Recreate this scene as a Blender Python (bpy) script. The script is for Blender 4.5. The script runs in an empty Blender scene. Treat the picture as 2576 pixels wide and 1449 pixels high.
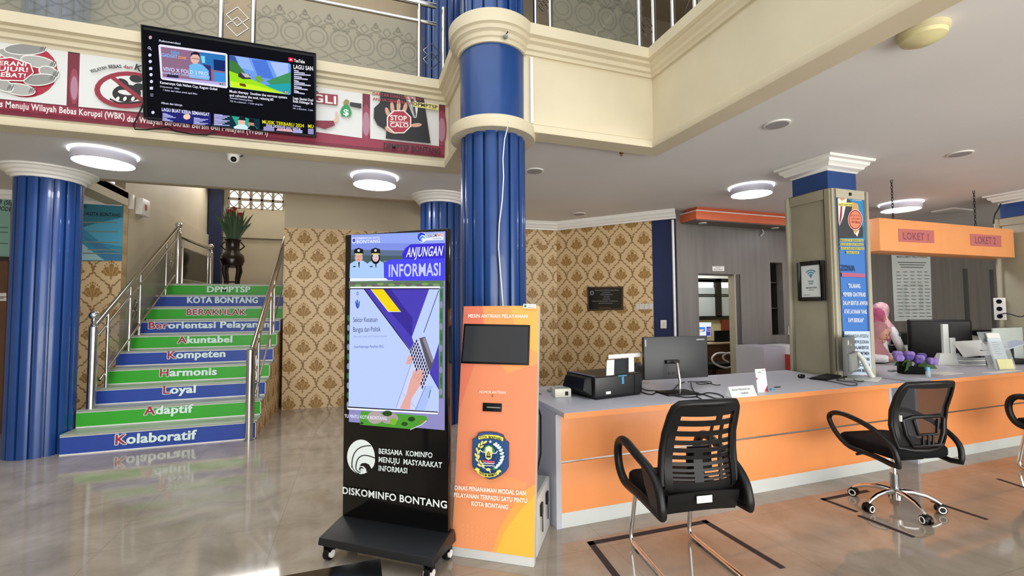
import bpy, bmesh, math, random
from mathutils import Vector, Matrix
random.seed(7)
SC = bpy.context.scene
COL = SC.collection
R = math.radians
# ---------------------------------------------------------------- camera
IMW, IMH, FPX = 2576, 1449, 1138.55
YAW, PITCH, ROLL, CAMH = 0.334293, 0.0463697, -0.0067218, 1.48
_f = Vector((math.sin(YAW)*math.cos(PITCH), math.cos(YAW)*math.cos(PITCH), math.sin(PITCH)))
_r0 = Vector((math.cos(YAW), -math.sin(YAW), 0)); _u0 = _r0.cross(_f)
_r = _r0*math.cos(ROLL)+_u0*math.sin(ROLL); _u = -_r0*math.sin(ROLL)+_u0*math.cos(ROLL)
CAM = Vector((0, 0, CAMH))
cd = bpy.data.cameras.new('camera'); cam = bpy.data.objects.new('camera', cd); COL.objects.link(cam)
cd.sensor_width = 36; cd.lens = 36*FPX/IMW; cd.clip_start = .05; cd.clip_end = 200
cam.matrix_world = Matrix(((_r.x, _u.x, -_f.x, 0), (_r.y, _u.y, -_f.y, 0), (_r.z, _u.z, -_f.z, CAMH), (0, 0, 0, 1)))
SC.camera = cam
# ---------------------------------------------------------------- light
vs = SC.view_settings; vs.view_transform = 'Standard'; vs.look = 'None'; vs.gamma = 1; vs.exposure = 0.12
w = bpy.data.worlds.new('daylight'); SC.world = w; w.use_nodes = True
w.node_tree.nodes['Background'].inputs[0].default_value = (.93, .97, 1, 1)
w.node_tree.nodes['Background'].inputs[1].default_value = 1.1
def area_light(name, loc, target, sx, sy, power, col=(1, 1, 1)):
    l = bpy.data.lights.new(name, 'AREA'); l.shape = 'RECTANGLE'; l.size = sx; l.size_y = sy; l.energy = power; l.color = col
    o = bpy.data.objects.new(name, l); COL.objects.link(o); o.location = loc
    o.rotation_euler = (Vector(target)-Vector(loc)).to_track_quat('-Z', 'Y').to_euler(); return o
area_light('entrance_daylight', (3.2, -4.7, 1.5), (3.4, 4, 2.4), 12, 2.8, 420, (1, .985, .96))
area_light('ceiling_fill', (2.5, -3.4, .05), (3.2, 2.5, 3.0), 12, 2.2, 330, (1, .97, .93))  # added lamp low by the entrance, aimed up to brighten the ceiling
area_light('skylight_daylight', (-1.5, 0.6, 6.3), (-1.5, 1.2, 0), 6.5, 6.5, 115, (.95, .98, 1))
area_light('stair_daylight', (-2.0, 10.9, 4.3), (-1.9, 7, 1.0), 1.4, .6, 32, (1, .96, .9))
area_light('stairwell_daylight', (-1.6, 7.6, 6.2), (-1.6, 8.5, 0), 2.2, 1.8, 34, (1, .97, .92))
area_light('office_fill', (6.2, 6.7, 2.9), (6.2, 6.7, 0), 1.5, .8, 45)  # added unseen lamp that brightens the room beyond the doorway
area_light('upper_corridor_light', (-.5, 5.6, 6.2), (-.5, 5.6, 0), 5, .4, 30, (1, .93, .8))
area_light('upper_side_light', (5.0, 4.6, 6.0), (5, 4.6, 0), 3, 1.5, 12, (1, .93, .8))
# ---------------------------------------------------------------- helpers
def lin(c):
    if isinstance(c, str):
        c = tuple(int(c[i:i+2], 16) for i in (0, 2, 4))
    return tuple((v/255/12.92 if v <= 10 else ((v/255+.055)/1.055)**2.4) for v in c)+(1,)
MATS = {}
def mat(name, col, rough=.5, metal=0, noise=.06, scale=6, emis=0, spec=.5, bump=0, alpha=1, trans=0, coat=0):
    key = name
    if key in MATS: return MATS[key]
    m = bpy.data.materials.new(name); m.use_nodes = True; nt = m.node_tree; b = nt.nodes['Principled BSDF']
    if emis and spec == .5: spec = .0; rough = .6
    c = lin(col)
    b.inputs['Base Color'].default_value = c; b.inputs['Roughness'].default_value = rough; b.inputs['Metallic'].default_value = metal
    b.inputs['Specular IOR Level'].default_value = spec; b.inputs['Alpha'].default_value = alpha
    b.inputs['Transmission Weight'].default_value = trans; b.inputs['Coat Weight'].default_value = coat
    if emis:
        b.inputs['Emission Color'].default_value = c; b.inputs['Emission Strength'].default_value = emis
        if emis >= .5: b.inputs['Base Color'].default_value = (.004, .004, .004, 1)
    if noise or bump:
        tc = nt.nodes.new('ShaderNodeTexCoord'); n = nt.nodes.new('ShaderNodeTexNoise'); n.inputs['Scale'].default_value = scale; n.inputs['Detail'].default_value = 4
        nt.links.new(tc.outputs['Object'], n.inputs['Vector'])
    if noise and not emis:
        mx = nt.nodes.new('ShaderNodeMixRGB'); mx.blend_type = 'MULTIPLY'; mx.inputs[0].default_value = 1; mx.inputs[1].default_value = c
        mr = nt.nodes.new('ShaderNodeMapRange'); mr.inputs[1].default_value = .3; mr.inputs[2].default_value = .7; mr.inputs[3].default_value = 1-noise; mr.inputs[4].default_value = 1+noise
        nt.links.new(n.outputs['Fac'], mr.inputs[0]); nt.links.new(mr.outputs[0], mx.inputs[2]); nt.links.new(mx.outputs[0], b.inputs['Base Color'])
    if bump:
        bp = nt.nodes.new('ShaderNodeBump'); bp.inputs['Strength'].default_value = bump; bp.inputs['Distance'].default_value = .01
        nt.links.new(n.outputs['Fac'], bp.inputs['Height']); nt.links.new(bp.outputs[0], b.inputs['Normal'])
    MATS[key] = m; return m
def paint(col, e=0):   # flat printed / screen colours
    h = col if isinstance(col, str) else '%02x%02x%02x' % tuple(col)
    return mat('print_'+h+('_lit' if e else ''), h, .45 if not e else .3, noise=0, emis=e)
class NX:              # small node-maths wrapper
    def __init__(s, nt, sock): s.nt, s.s = nt, sock
    def _op(s, op, *a):
        n = s.nt.nodes.new('ShaderNodeMath'); n.operation = op
        for i, v in enumerate((s,)+a):
            if isinstance(v, NX): s.nt.links.new(v.s, n.inputs[i])
            else: n.inputs[i].default_value = v
        return NX(s.nt, n.outputs[0])
    def __add__(s, o): return s._op('ADD', o)
    __radd__ = __add__
    def __mul__(s, o): return s._op('MULTIPLY', o)
    __rmul__ = __mul__
    def __sub__(s, o): return s._op('SUBTRACT', o)
    def __rsub__(s, o): return (s*-1)+o
    def __truediv__(s, o): return s._op('DIVIDE', o)
    def fract(s): return s._op('FRACT')
    def abs(s): return s._op('ABSOLUTE')
    def sin(s): return s._op('SINE')
    def cos(s): return s._op('COSINE')
    def sqrt(s): return s._op('SQRT')
    def lt(s, o): return s._op('LESS_THAN', o)
    def gt(s, o): return s._op('GREATER_THAN', o)
    def max(s, o): return s._op('MAXIMUM', o)
    def min(s, o): return s._op('MINIMUM', o)
    def atan2(s, o): return s._op('ARCTAN2', o)
    def step(s, e, wd=.01):
        return (((s*-1)+e)/wd+.5)._op('MAXIMUM', 0)._op('MINIMUM', 1)
class MB:
    def __init__(s): s.v, s.f, s.m, s.uv, s.sm = [], [], [], [], []
    def add(s, pts, faces, m=0, uvs=None, smooth=False):
        o = len(s.v); s.v += [tuple(p) for p in pts]
        for i, f in enumerate(faces):
            s.f.append([o+k for k in f]); s.m.append(m); s.uv.append(uvs[i] if uvs else None); s.sm.append(smooth)
        return s
    def quad(s, a, b, c, d, m=0, uv=None): return s.add([a, b, c, d], [(0, 1, 2, 3)], m, [uv] if uv else None)
    def box(s, x0, y0, z0, x1, y1, z1, m=0, M=None):
        p = [Vector((x, y, z)) for z in (z0, z1) for x, y in ((x0, y0), (x1, y0), (x1, y1), (x0, y1))]
        if M: p = [M @ q for q in p]
        return s.add(p, [(3, 2, 1, 0), (4, 5, 6, 7), (0, 1, 5, 4), (1, 2, 6, 5), (2, 3, 7, 6), (3, 0, 4, 7)], m)
    def rbox(s, x0, y0, z0, x1, y1, z1, r=.02, m=0, M=None, n=4):   # box with rounded vertical edges
        r = min(r, (x1-x0)/2.01, (y1-y0)/2.01); pts = []
        for cx, cy, a0 in ((x1-r, y1-r, 0), (x0+r, y1-r, 90), (x0+r, y0+r, 180), (x1-r, y0+r, 270)):
            for k in range(n+1):
                a = R(a0+90*k/n); pts.append((cx+r*math.cos(a), cy+r*math.sin(a)))
        return s.prism(pts, z0, z1, m, M)
    def prism(s, poly, z0, z1, m=0, M=None, smooth=False):
        n = len(poly); p = [Vector((x, y, z)) for z in (z0, z1) for x, y in poly]
        if M: p = [M @ q for q in p]
        s.add(p, [tuple(range(n-1, -1, -1)), tuple(range(n, 2*n))], m)
        o = len(s.v)-2*n
        for i in range(n):
            j = (i+1) % n; s.f.append([o+i, o+j, o+n+j, o+n+i]); s.m.append(m); s.uv.append(None); s.sm.append(smooth)
        return s
    def tube(s, pts, r, seg=8, m=0, closed=False, cap=True):
        pts = [Vector(p) for p in pts]; n = len(pts); rr = r if isinstance(r, (list, tuple)) else [r]*n
        rings = []; prev = None
        for i in range(n):
            a = pts[(i-1) % n] if (closed or i > 0) else pts[i]; b = pts[(i+1) % n] if (closed or i < n-1) else pts[i]
            t = (b-a).normalized()
            if prev is None:
                up = Vector((0, 0, 1)) if abs(t.z) < .9 else Vector((1, 0, 0)); x = t.cross(up).normalized()
            else: x = (prev-t*prev.dot(t)).normalized()
            prev = x; y = t.cross(x)
            rings.append([pts[i]+(x*math.cos(2*math.pi*k/seg)+y*math.sin(2*math.pi*k/seg))*rr[i] for k in range(seg)])
        s.add([p for q in rings for p in q], [], m); o = len(s.v)-n*seg
        for i in range(n if closed else n-1):
            i2 = (i+1) % n
            for k in range(seg):
                k2 = (k+1) % seg
                s.f.append([o+i*seg+k, o+i*seg+k2, o+i2*seg+k2, o+i2*seg+k]); s.m.append(m); s.uv.append(None); s.sm.append(True)
        if cap and not closed:
            s.f += [[o+k for k in range(seg-1, -1, -1)], [o+(n-1)*seg+k for k in range(seg)]]; s.m += [m, m]; s.uv += [None, None]; s.sm += [False, False]
        return s
    def lathe(s, prof, c=(0, 0, 0), seg=32, m=0, a0=0, a1=360, smooth=True, M=None, rfun=None):
        full = abs(a1-a0) >= 359.9; na = seg if full else seg+1; P = []
        for (r, z) in prof:
            for k in range(na):
                a = R(a0+(a1-a0)*k/seg); q = r*(rfun(a) if rfun else 1)
                v = Vector((q*math.cos(a), q*math.sin(a), z))
                if M: v = M @ v
                P.append(v+Vector(c))
        F = []
        for i in range(len(prof)-1):
            for k in range(seg):
                k2 = (k+1) % na; F.append((i*na+k, i*na+k2, (i+1)*na+k2, (i+1)*na+k))
        s.add(P, F, m, smooth=smooth)
        if full:
            o = len(s.v)-len(P)
            if prof[0][0] > 1e-4: s.f.append([o+k for k in range(na-1, -1, -1)]); s.m.append(m); s.uv.append(None); s.sm.append(False)
            if prof[-1][0] > 1e-4: s.f.append([o+(len(prof)-1)*na+k for k in range(na)]); s.m.append(m); s.uv.append(None); s.sm.append(False)
        return s
    def ball(s, c, r, seg=16, rings=8, m=0, M=None):
        if not isinstance(r, (tuple, list)): r = (r, r, r)
        P = [];
        for i in range(rings+1):
            t = math.pi*i/rings
            for k in range(seg):
                a = 2*math.pi*k/seg; v = Vector((r[0]*math.sin(t)*math.cos(a), r[1]*math.sin(t)*math.sin(a), -r[2]*math.cos(t)))
                if M: v = M @ v
                P.append(v+Vector(c))
        F = [(i*seg+k, i*seg+(k+1) % seg, (i+1)*seg+(k+1) % seg, (i+1)*seg+k) for i in range(rings) for k in range(seg)]
        return s.add(P, F, m, smooth=True)
    def build(s, name, mats, parent=None, bevel=0, local=False, seg=2):
        me = bpy.data.meshes.new(name); me.from_pydata(s.v, [], s.f)
        if not isinstance(mats, (list, tuple)): mats = [mats]
        for m in mats: me.materials.append(m)
        me.polygons.foreach_set('material_index', s.m); me.polygons.foreach_set('use_smooth', s.sm)
        if any(s.uv):
            ul = me.uv_layers.new(name='UVMap')
            for p, uv in zip(me.polygons, s.uv):
                if uv:
                    for li, q in zip(p.loop_indices, uv): ul.data[li].uv = q
        bm = bmesh.new(); bm.from_mesh(me)
        bmesh.ops.remove_doubles(bm, verts=bm.verts, dist=1e-6)
        if bevel:
            ed = [e for e in bm.edges if len(e.link_faces) == 2 and e.calc_face_angle(0) > R(35)]
            bmesh.ops.bevel(bm, geom=ed, offset=bevel, segments=seg, affect='EDGES', profile=.6, clamp_overlap=True)
        bm.to_mesh(me); bm.free(); me.set_sharp_from_angle(angle=R(38)); me.update()
        o = bpy.data.objects.new(name, me); COL.objects.link(o)
        if parent:
            o.parent = parent
            if not local: o.matrix_parent_inverse = mw(parent).inverted()
        return o
def mw(o):
    M = Matrix.LocRotScale(o.location, o.rotation_euler, o.scale)
    return mw(o.parent) @ o.matrix_parent_inverse @ M if o.parent else M
def tag(o, label=None, cat=None, group=None, kind=None):
    if label: o['label'] = label
    if cat: o['category'] = cat
    if group: o['group'] = group
    if kind: o['kind'] = kind
    return o
def thing(name, label, cat, loc=(0, 0, 0), rz=0, group=None):
    o = bpy.data.objects.new(name, None); COL.objects.link(o); o.location = loc; o.rotation_euler = (0, 0, rz); o.empty_display_size = .1
    return tag(o, label, cat, group)
def struct(name, mb, m, **k): return tag(mb.build(name, m, **k), kind='structure')
def dup(root, loc, rz, label=None, group=None):
    r = root.copy(); COL.objects.link(r); r.location = loc; r.rotation_euler = (0, 0, rz)
    if label: r['label'] = label
    if group: r['group'] = group
    for ch in list(root.children):
        c = ch.copy(); COL.objects.link(c); c.parent = r
        for g in list(ch.children):
            d = g.copy(); COL.objects.link(d); d.parent = c
    return r
def ray(x, y): return _f*FPX+_r*(x-IMW/2)-_u*(y-IMH/2)
class Plane:
    def __init__(s, O, U, V): s.O, s.U, s.V = Vector(O), Vector(U).normalized(), Vector(V).normalized(); s.N = s.U.cross(s.V)
    def px(s, x, y):
        d = ray(x, y); t = (s.O-CAM).dot(s.N)/d.dot(s.N); p = CAM+d*t-s.O; return (p.dot(s.U), p.dot(s.V))
    def pt(s, q, lift=0): return s.O+s.U*q[0]+s.V*q[1]+s.N*lift
    def P(s, x, y, lift=0): return s.pt(s.px(x, y), lift)
def plY(Y): return Plane((0, Y, 0), (1, 0, 0), (0, 0, 1))
def plX(X): return Plane((X, 0, 0), (0, 1, 0) if X < 0 else (0, -1, 0), (0, 0, 1))
def plZ(Z): return Plane((0, 0, Z), (1, 0, 0), (0, 1, 0))
# glyphs -------------------------------------------------------------
CH = 'ABCDEFGHIJKLMNOPQRSTUVWXYZabcdefghijklmnopqrstuvwxyz0123456789.,()-!"\'#$/|%:&'
GL = {}
def make_glyphs():
    tmp = []
    for bold in (0, 1):
        for c in list(CH)+['|'+c+'|' for c in CH]+['||', '| |']:
            cu = bpy.data.curves.new('g', 'FONT'); cu.body = c; cu.resolution_u = 3; cu.offset = .022 if bold else 0
            o = bpy.data.objects.new('g', cu); COL.objects.link(o); tmp.append((c, bold, o))
    bpy.context.view_layer.update(); dg = bpy.context.evaluated_depsgraph_get(); raw = {}
    for c, b, o in tmp:
        me = bpy.data.meshes.new_from_object(o.evaluated_get(dg))
        vs_ = [(v.co.x, v.co.y) for v in me.vertices]; fs = [tuple(p.vertices) for p in me.polygons]; raw[c, b] = (vs_, fs); bpy.data.meshes.remove(me)
    for c, b, o in tmp: cu = o.data; bpy.data.objects.remove(o); bpy.data.curves.remove(cu)
    wd = lambda k: max(x for x, y in raw[k][0])-min(x for x, y in raw[k][0])
    for b in (0, 1):
        for c in CH: GL[c, b] = raw[c, b]+(wd(('|'+c+'|', b))-wd(('||', b))+(.03 if b else 0),)
        GL[' ', b] = ([], [], wd(('| |', b))-wd(('||', b)))
make_glyphs()
CAPH = max(y for x, y in GL['H', 0][0])
def layout(s, bold):
    x = 0; V = []; F = []
    for c in s:
        v, f, a = GL.get((c, bold), GL[' ', bold]); o = len(V); V += [(p+x, q) for p, q in v]; F += [tuple(o+i for i in k) for k in f]; x += a
    return V, F, x
def text(mb, pl, s, a, b, h, m=0, lift=.001, bold=1, shear=0, arc=0):
    """text on a plane from baseline point a to b (plane coords), cap height h"""
    V, F, wd = layout(s, bold); x0 = min(p for p, q in V); x1 = max(p for p, q in V)
    a = Vector(a); b = Vector(b); e = (b-a); L = e.length; e = e/L; n = Vector((-e.y, e.x)); P = []
    for p, q in V:
        t = (p-x0)/(x1-x0); yy = q/CAPH*h; k = a+e*(t*L+yy*shear)+n*(yy+arc*4*t*(1-t)*1.0); P.append(pl.pt(k, lift))
    mb.add(P, F, m)
def ptext(mb, pl, s, p0, p1, hp, m=0, lift=.001, bold=1, shear=0, arc=0):
    a = pl.px(*p0); b = pl.px(*p1); mx, my = (p0[0]+p1[0])/2, (p0[1]+p1[1])/2
    c0 = Vector(pl.px(mx, my)); c1 = Vector(pl.px(mx, my-hp)); text(mb, pl, s, a, b, (c1-c0).length, m, lift, bold, shear, arc)
def poly(mb, pl, pts, m=0, lift=.0005):
    P = [pl.P(x, y, lift) for x, y in pts]; nrm = Vector((0, 0, 0))
    for i in range(len(P)): nrm += P[i].cross(P[(i+1) % len(P)])
    if nrm.dot(pl.N) < 0: P.reverse()
    mb.add(P, [tuple(range(len(P)))], m)
def uvpoly(mb, pl, pts, m=0, lift=.0005):
    A = sum(pts[i][0]*pts[(i+1) % len(pts)][1]-pts[(i+1) % len(pts)][0]*pts[i][1] for i in range(len(pts)))
    if A < 0: pts = list(reversed(pts))
    mb.add([pl.pt(q, lift) for q in pts], [tuple(range(len(pts)))], m)
def ell(cx, cy, rx, ry, n=24, a0=0, a1=360, rot=0):
    out = []
    for k in range(n if abs(a1-a0) >= 360 else n+1):
        a = R(a0+(a1-a0)*k/n); x, y = rx*math.cos(a), ry*math.sin(a); c, s_ = math.cos(R(rot)), math.sin(R(rot)); out.append((cx+x*c-y*s_, cy+x*s_+y*c))
    return out
class Art:   # a flat printed or lit picture: layers stacked in order, one mesh
    def __init__(s, pl, lift=.001, step=.0004, e=0): s.mb, s.pl, s.l, s.st, s.e, s.mats = MB(), pl, lift, step, e, []
    def _m(s, col):
        m = paint(col, s.e) if not isinstance(col, bpy.types.Material) else col
        if m not in s.mats: s.mats.append(m)
        return s.mats.index(m)
    def up(s): s.l += s.st; return s
    def p(s, col, pts): poly(s.mb, s.pl, pts, s._m(col), s.l); return s.up()
    def r(s, col, x0, y0, x1, y1): return s.p(col, [(x0, y0), (x1, y0), (x1, y1), (x0, y1)])
    def e_(s, col, cx, cy, rx, ry, **k): return s.p(col, ell(cx, cy, rx, ry, **k))
    def t(s, col, st, p0, p1, hp, **k): ptext(s.mb, s.pl, st, p0, p1, hp, s._m(col), s.l, **k); return s.up()
    def line(s, col, pts, wd):
        for (x0, y0), (x1, y1) in zip(pts, pts[1:]):
            L = math.hypot(x1-x0, y1-y0) or 1; nx, ny = -(y1-y0)/L*wd/2, (x1-x0)/L*wd/2
            poly(s.mb, s.pl, [(x0+nx, y0+ny), (x1+nx, y1+ny), (x1-nx, y1-ny), (x0-nx, y0-ny)], s._m(col), s.l)
        return s.up()
    def build(s, name, parent=None): return s.mb.build(name, s.mats, parent)
class UA(Art):   # same, but in the plane's own metres
    def p(s, col, pts): uvpoly(s.mb, s.pl, pts, s._m(col), s.l); return s.up()
    def t(s, col, st, p0, p1, h, **k): text(s.mb, s.pl, st, p0, p1, h, s._m(col), s.l, **k); return s.up()
    def line(s, col, pts, wd):
        for (x0, y0), (x1, y1) in zip(pts, pts[1:]):
            L = math.hypot(x1-x0, y1-y0) or 1; nx, ny = -(y1-y0)/L*wd/2, (x1-x0)/L*wd/2
            uvpoly(s.mb, s.pl, [(x0+nx, y0+ny), (x1+nx, y1+ny), (x1-nx, y1-ny), (x0-nx, y0-ny)], s._m(col), s.l)
        return s.up()
# ---------------------------------------------------------------- materials
CREAM = mat('cream_paint', 'd3c8ac', .55, noise=.05, scale=2)
BEIGE = mat('beige_wall_paint', 'c0b49c', .6, noise=.06, scale=1.5)
CEIL = mat('white_ceiling_paint', 'dedcd9', .7, noise=.03, scale=1.2)
WHITE = mat('white_moulding', 'eceae4', .4, noise=.02)
BLUE = mat('blue_gloss_paint', '153f7d', .32, noise=.07, scale=5, coat=.25)
DBLUE = mat('dark_blue_paint', '14244f', .4, noise=.05)
STEEL = mat('polished_steel', 'c9c8c6', .14, 1, noise=.03)
CHROME = mat('chrome', 'dcdcdc', .07, 1, noise=0)
BLACK = mat('black_plastic', '08080a', .42, noise=.1, scale=30, spec=.28)
MATTE = mat('black_fabric', '08080a', .85, noise=.2, scale=60, spec=.2)
GLOSSB = mat('glossy_black_panel', '060607', .12, noise=0, spec=.45)
GREYL = mat('grey_laminate', 'b4b4bd', .35, noise=.03, scale=3)
ORANGE = mat('orange_laminate', 'e99457', .42, noise=.06, scale=2.5)
WHITEP = mat('white_plastic', 'e6e5e0', .35, noise=.02)
WP_X, WP_Z = plY(7.53).px(766, 597)
def wallpaper_material():
    m = bpy.data.materials.new('gold_damask_wallpaper'); m.use_nodes = True; nt = m.node_tree; b = nt.nodes['Principled BSDF']
    uvn = nt.nodes.new('ShaderNodeUVMap'); sp = nt.nodes.new('ShaderNodeSeparateXYZ'); nt.links.new(uvn.outputs[0], sp.inputs[0])
    CW, CHh = .385, .557
    u = NX(nt, sp.outputs[0])/CW; v = (NX(nt, sp.outputs[1])-WP_Z)/CHh+.5
    nz = nt.nodes.new('ShaderNodeTexNoise'); nz.inputs['Scale'].default_value = 34; nt.links.new(uvn.outputs[0], nz.inputs['Vector']); n = NX(nt, nz.outputs['Fac'])-.5
    def medal(fu, fv):
        x = fu*CW/.095; y = fv*CHh/.105                 # decimetres
        def elp(cx, cy, rx, ry): return (((x.abs()-cx)/rx)*((x.abs()-cx)/rx)+((y-cy)/ry)*((y-cy)/ry)).sqrt()
        s_ = elp(0, -.30, .62, .52)
        for e in (elp(0, .15, .36, .62), elp(.52, -.02, .36, .36), elp(.78, -.30, .34, .22), elp(.36, -.62, .42, .20), elp(0, -.95, .13, .32),
                  elp(0, .98, .12, .14), elp(.27, .86, .10, .12), elp(.52, .68, .10, .11), elp(.74, .46, .09, .10)):
            s_ = s_.min(e)
        mk = (s_+n*.22).step(1, .14); pet = ((y+1.15).atan2(x)*15+n*2).sin().gt(.62)
        ring = ((s_*3.0+n)*2.2).sin().gt(.93)
        return mk, mk*pet.max(ring)
    fu = u.fract()-.5; fv = v.fract()-.5; gu = (u+.5).fract()-.5; gv = (v+.5).fract()-.5
    ma, ia = medal(fu, fv); mb_, ib = medal(gu, gv); mmask = ma.max(mb_); inner = ia.max(ib)
    c2 = (v*(2*math.pi)); ph = fv*(2*math.pi)
    og = (fu.abs()-((ph.cos()*.25)+.25)).abs()          # ogee frame
    leaf = ((fv*2*math.pi*9).sin()*.5+.5)
    wob = ((fv*2*math.pi*4.5+fu*14).sin()*.016)
    og2 = (fu.abs()-((ph.cos()*.25)+.25)+wob+n*.05).abs()
    vine = og2.step(.017, .010)
    node_ = ((fu.abs()-.25)*(fu.abs()-.25)*3.2+(fv.abs()-.25)*(fv.abs()-.25)).sqrt()
    leafs = og2.step(.048, .016)*((fv*2*math.pi*13+fu*9+n*3).sin().gt(.25))
    hub = ((fu*fu*2.0+(fv.abs()-.5)*(fv.abs()-.5)).sqrt()).min(((gu*gu*2.0+(gv.abs()-.5)*(gv.abs()-.5)).sqrt()))
    hubm = (hub+n*.12).step(.055, .02)*((hub*160).sin().gt(-.2))
    ln = vine.max(leafs).max(hubm)
    base = nt.nodes.new('ShaderNodeRGB'); base.outputs[0].default_value = lin('d6b98d')
    def mix(c1, col, fac):
        x = nt.nodes.new('ShaderNodeMixRGB'); nt.links.new(fac.s, x.inputs[0]); nt.links.new(c1, x.inputs[1]); x.inputs[2].default_value = lin(col); return x.outputs[0]
    o = mix(base.outputs[0], '87683a', ln); o = mix(o, '94703a', mmask); o = mix(o, 'b9955c', inner)
    nt.links.new(o, b.inputs['Base Color']); b.inputs['Roughness'].default_value = .5; return m
PAPER = wallpaper_material()
def floor_material():
    m = bpy.data.materials.new('polished_floor_tile'); m.use_nodes = True; nt = m.node_tree; b = nt.nodes['Principled BSDF']
    tc = nt.nodes.new('ShaderNodeTexCoord'); sp = nt.nodes.new('ShaderNodeSeparateXYZ'); nt.links.new(tc.outputs['Object'], sp.inputs[0])
    fx = ((NX(nt, sp.outputs[0])+100.48)/1.0).fract(); fy = ((NX(nt, sp.outputs[1])+100.46)/1.0).fract()
    g = fx.lt(.004).max(fy.lt(.004))
    n = nt.nodes.new('ShaderNodeTexNoise'); n.inputs['Scale'].default_value = 2.2; n.inputs['Detail'].default_value = 7; n.inputs['Roughness'].default_value = .62; n.inputs['Distortion'].default_value = .6
    nt.links.new(tc.outputs['Object'], n.inputs['Vector'])
    cr = nt.nodes.new('ShaderNodeValToRGB'); cr.color_ramp.elements[0].position = .3; cr.color_ramp.elements[1].position = .72
    cr.color_ramp.elements[0].color = lin('867b6c'); cr.color_ramp.elements[1].color = lin('aaa092'); nt.links.new(n.outputs['Fac'], cr.inputs[0])
    x = nt.nodes.new('ShaderNodeMixRGB'); nt.links.new((g*.4).s, x.inputs[0]); nt.links.new(cr.outputs[0], x.inputs[1]); x.inputs[2].default_value = lin('5c554c')
    nt.links.new(x.outputs[0], b.inputs['Base Color']); b.inputs['Roughness'].default_value = .07; b.inputs['Specular IOR Level'].default_value = .8
    return m
FLOOR = floor_material()
def panel_material():   # streaky grey laminate panelling
    m = bpy.data.materials.new('grey_streaked_panelling'); m.use_nodes = True; nt = m.node_tree; b = nt.nodes['Principled BSDF']
    tc = nt.nodes.new('ShaderNodeTexCoord'); mp = nt.nodes.new('ShaderNodeMapping'); mp.inputs['Scale'].default_value = (5, 5, .35); n = nt.nodes.new('ShaderNodeTexNoise'); n.inputs['Scale'].default_value = 1.6; n.inputs['Detail'].default_value = 5
    nt.links.new(tc.outputs['Object'], mp.inputs[0]); nt.links.new(mp.outputs[0], n.inputs['Vector'])
    cr = nt.nodes.new('ShaderNodeValToRGB'); cr.color_ramp.elements[0].position = .3; cr.color_ramp.elements[1].position = .7
    cr.color_ramp.elements[0].color = lin('6a6662'); cr.color_ramp.elements[1].color = lin('7c7873'); nt.links.new(n.outputs['Fac'], cr.inputs[0])
    nt.links.new(cr.outputs[0], b.inputs['Base Color']); b.inputs['Roughness'].default_value = .38; return m
PANEL = panel_material()
# ================================================================ STRUCTURE
ZC, ZF, ZTOP = 3.0, 2.95, 3.83
struct('floor', MB().box(-7, -5, -.12, 15, 12, 0), FLOOR)
def wallseg(mb, p0, p1, z0, z1, th=.15, m=0, u0=0):
    p0, p1 = Vector(p0+(0,)), Vector(p1+(0,)); d = (p1-p0).normalized(); n = Vector((-d.y, d.x, 0)); L = (p1-p0).length
    a = [p0, p1, p1+n*th, p0+n*th]; P = [Vector((q.x, q.y, z)) for z in (z0, z1) for q in a]
    uvf = [(u0, z0), (u0+L, z0), (u0+L, z1), (u0, z1)]; f = [(0, 1, 5, 4), (3, 2, 1, 0), (4, 5, 6, 7), (1, 2, 6, 5), (2, 3, 7, 6), (3, 0, 4, 7)]
    o = [(0, 0)]*4; mb.add(P, f, m, [uvf, o, o, uvf, uvf, uvf])
# ceiling with the atrium opening and the stairwell opening
c = MB()
c.box(-7, 4.74, ZC, 1.02, 6.35, ZC+.08); c.box(-7, 6.35, ZC, -2.9, 7.4, ZC+.08)
c.box(1.02, 3.58, ZC, 1.25, 8, ZC+.08); c.box(1.25, 3.58, ZC, 15, 8, ZC+.08); c.box(2.71, -5, ZC, 15, 3.58, ZC+.08)
struct('ceiling', c, CEIL)
struct('ceiling_upper', MB().box(-7, 4.7, 6.5, 15, 11.6, 6.6).box(2.65, -5, 6.5, 15, 4.7, 6.6), BEIGE)
struct('floor_upper', MB().box(-7, 4.7, 3.72, 15, 6.4, 3.8).box(1.0, 3.56, 3.72, 15, 4.7, 3.8).box(2.7, -5, 3.72, 15, 3.56, 3.8), mat('upper_floor_stone', '5a4a3a', .4))
# fascia round the atrium: swept profile
def sweep(mb, path, prof, m=0):
    rows = []
    for i, p in enumerate(path):
        p = Vector(p)
        def nrm(a, b): d = (Vector(b)-Vector(a)).normalized(); return Vector((d.y, -d.x))
        if i == 0: n = nrm(path[0], path[1]); k = 1
        elif i == len(path)-1: n = nrm(path[-2], path[-1]); k = 1
        else:
            a, b = nrm(path[i-1], path[i]), nrm(path[i], path[i+1]); n = (a+b).normalized(); k = 1/max(.3, n.dot(a))
        rows.append([(p.x+n.x*k*d, p.y+n.y*k*d, z) for d, z in prof])
    P = [q for r_ in rows for q in r_]; n = len(prof)
    F = [(i*n+j, (i+1)*n+j, (i+1)*n+j+1, i*n+j+1) for i in range(len(path)-1) for j in range(n-1)]
    mb.add(P, F, m)
prof_f = [(-.155, ZC+.02), (-.155, ZF+.01), (-.145, ZF), (.045, ZF), (.05, ZF+.01), (.05, ZF+.06), (.03, ZF+.075), (0, ZF+.08), (0, 3.62), (.02, 3.62), (.03, 3.645), (.05, 3.655), (.055, 3.69), (.085, 3.705), (.085, 3.73), (.12, 3.74), (.125, ZTOP), (-.25, ZTOP), (-.25, 3.75)]
fas = MB(); sweep(fas, [(-7, 4.64), (.914, 4.64), (.914, 3.78), (1.2, 3.48), (2.61, 3.48), (2.61, -5)], prof_f)
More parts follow.
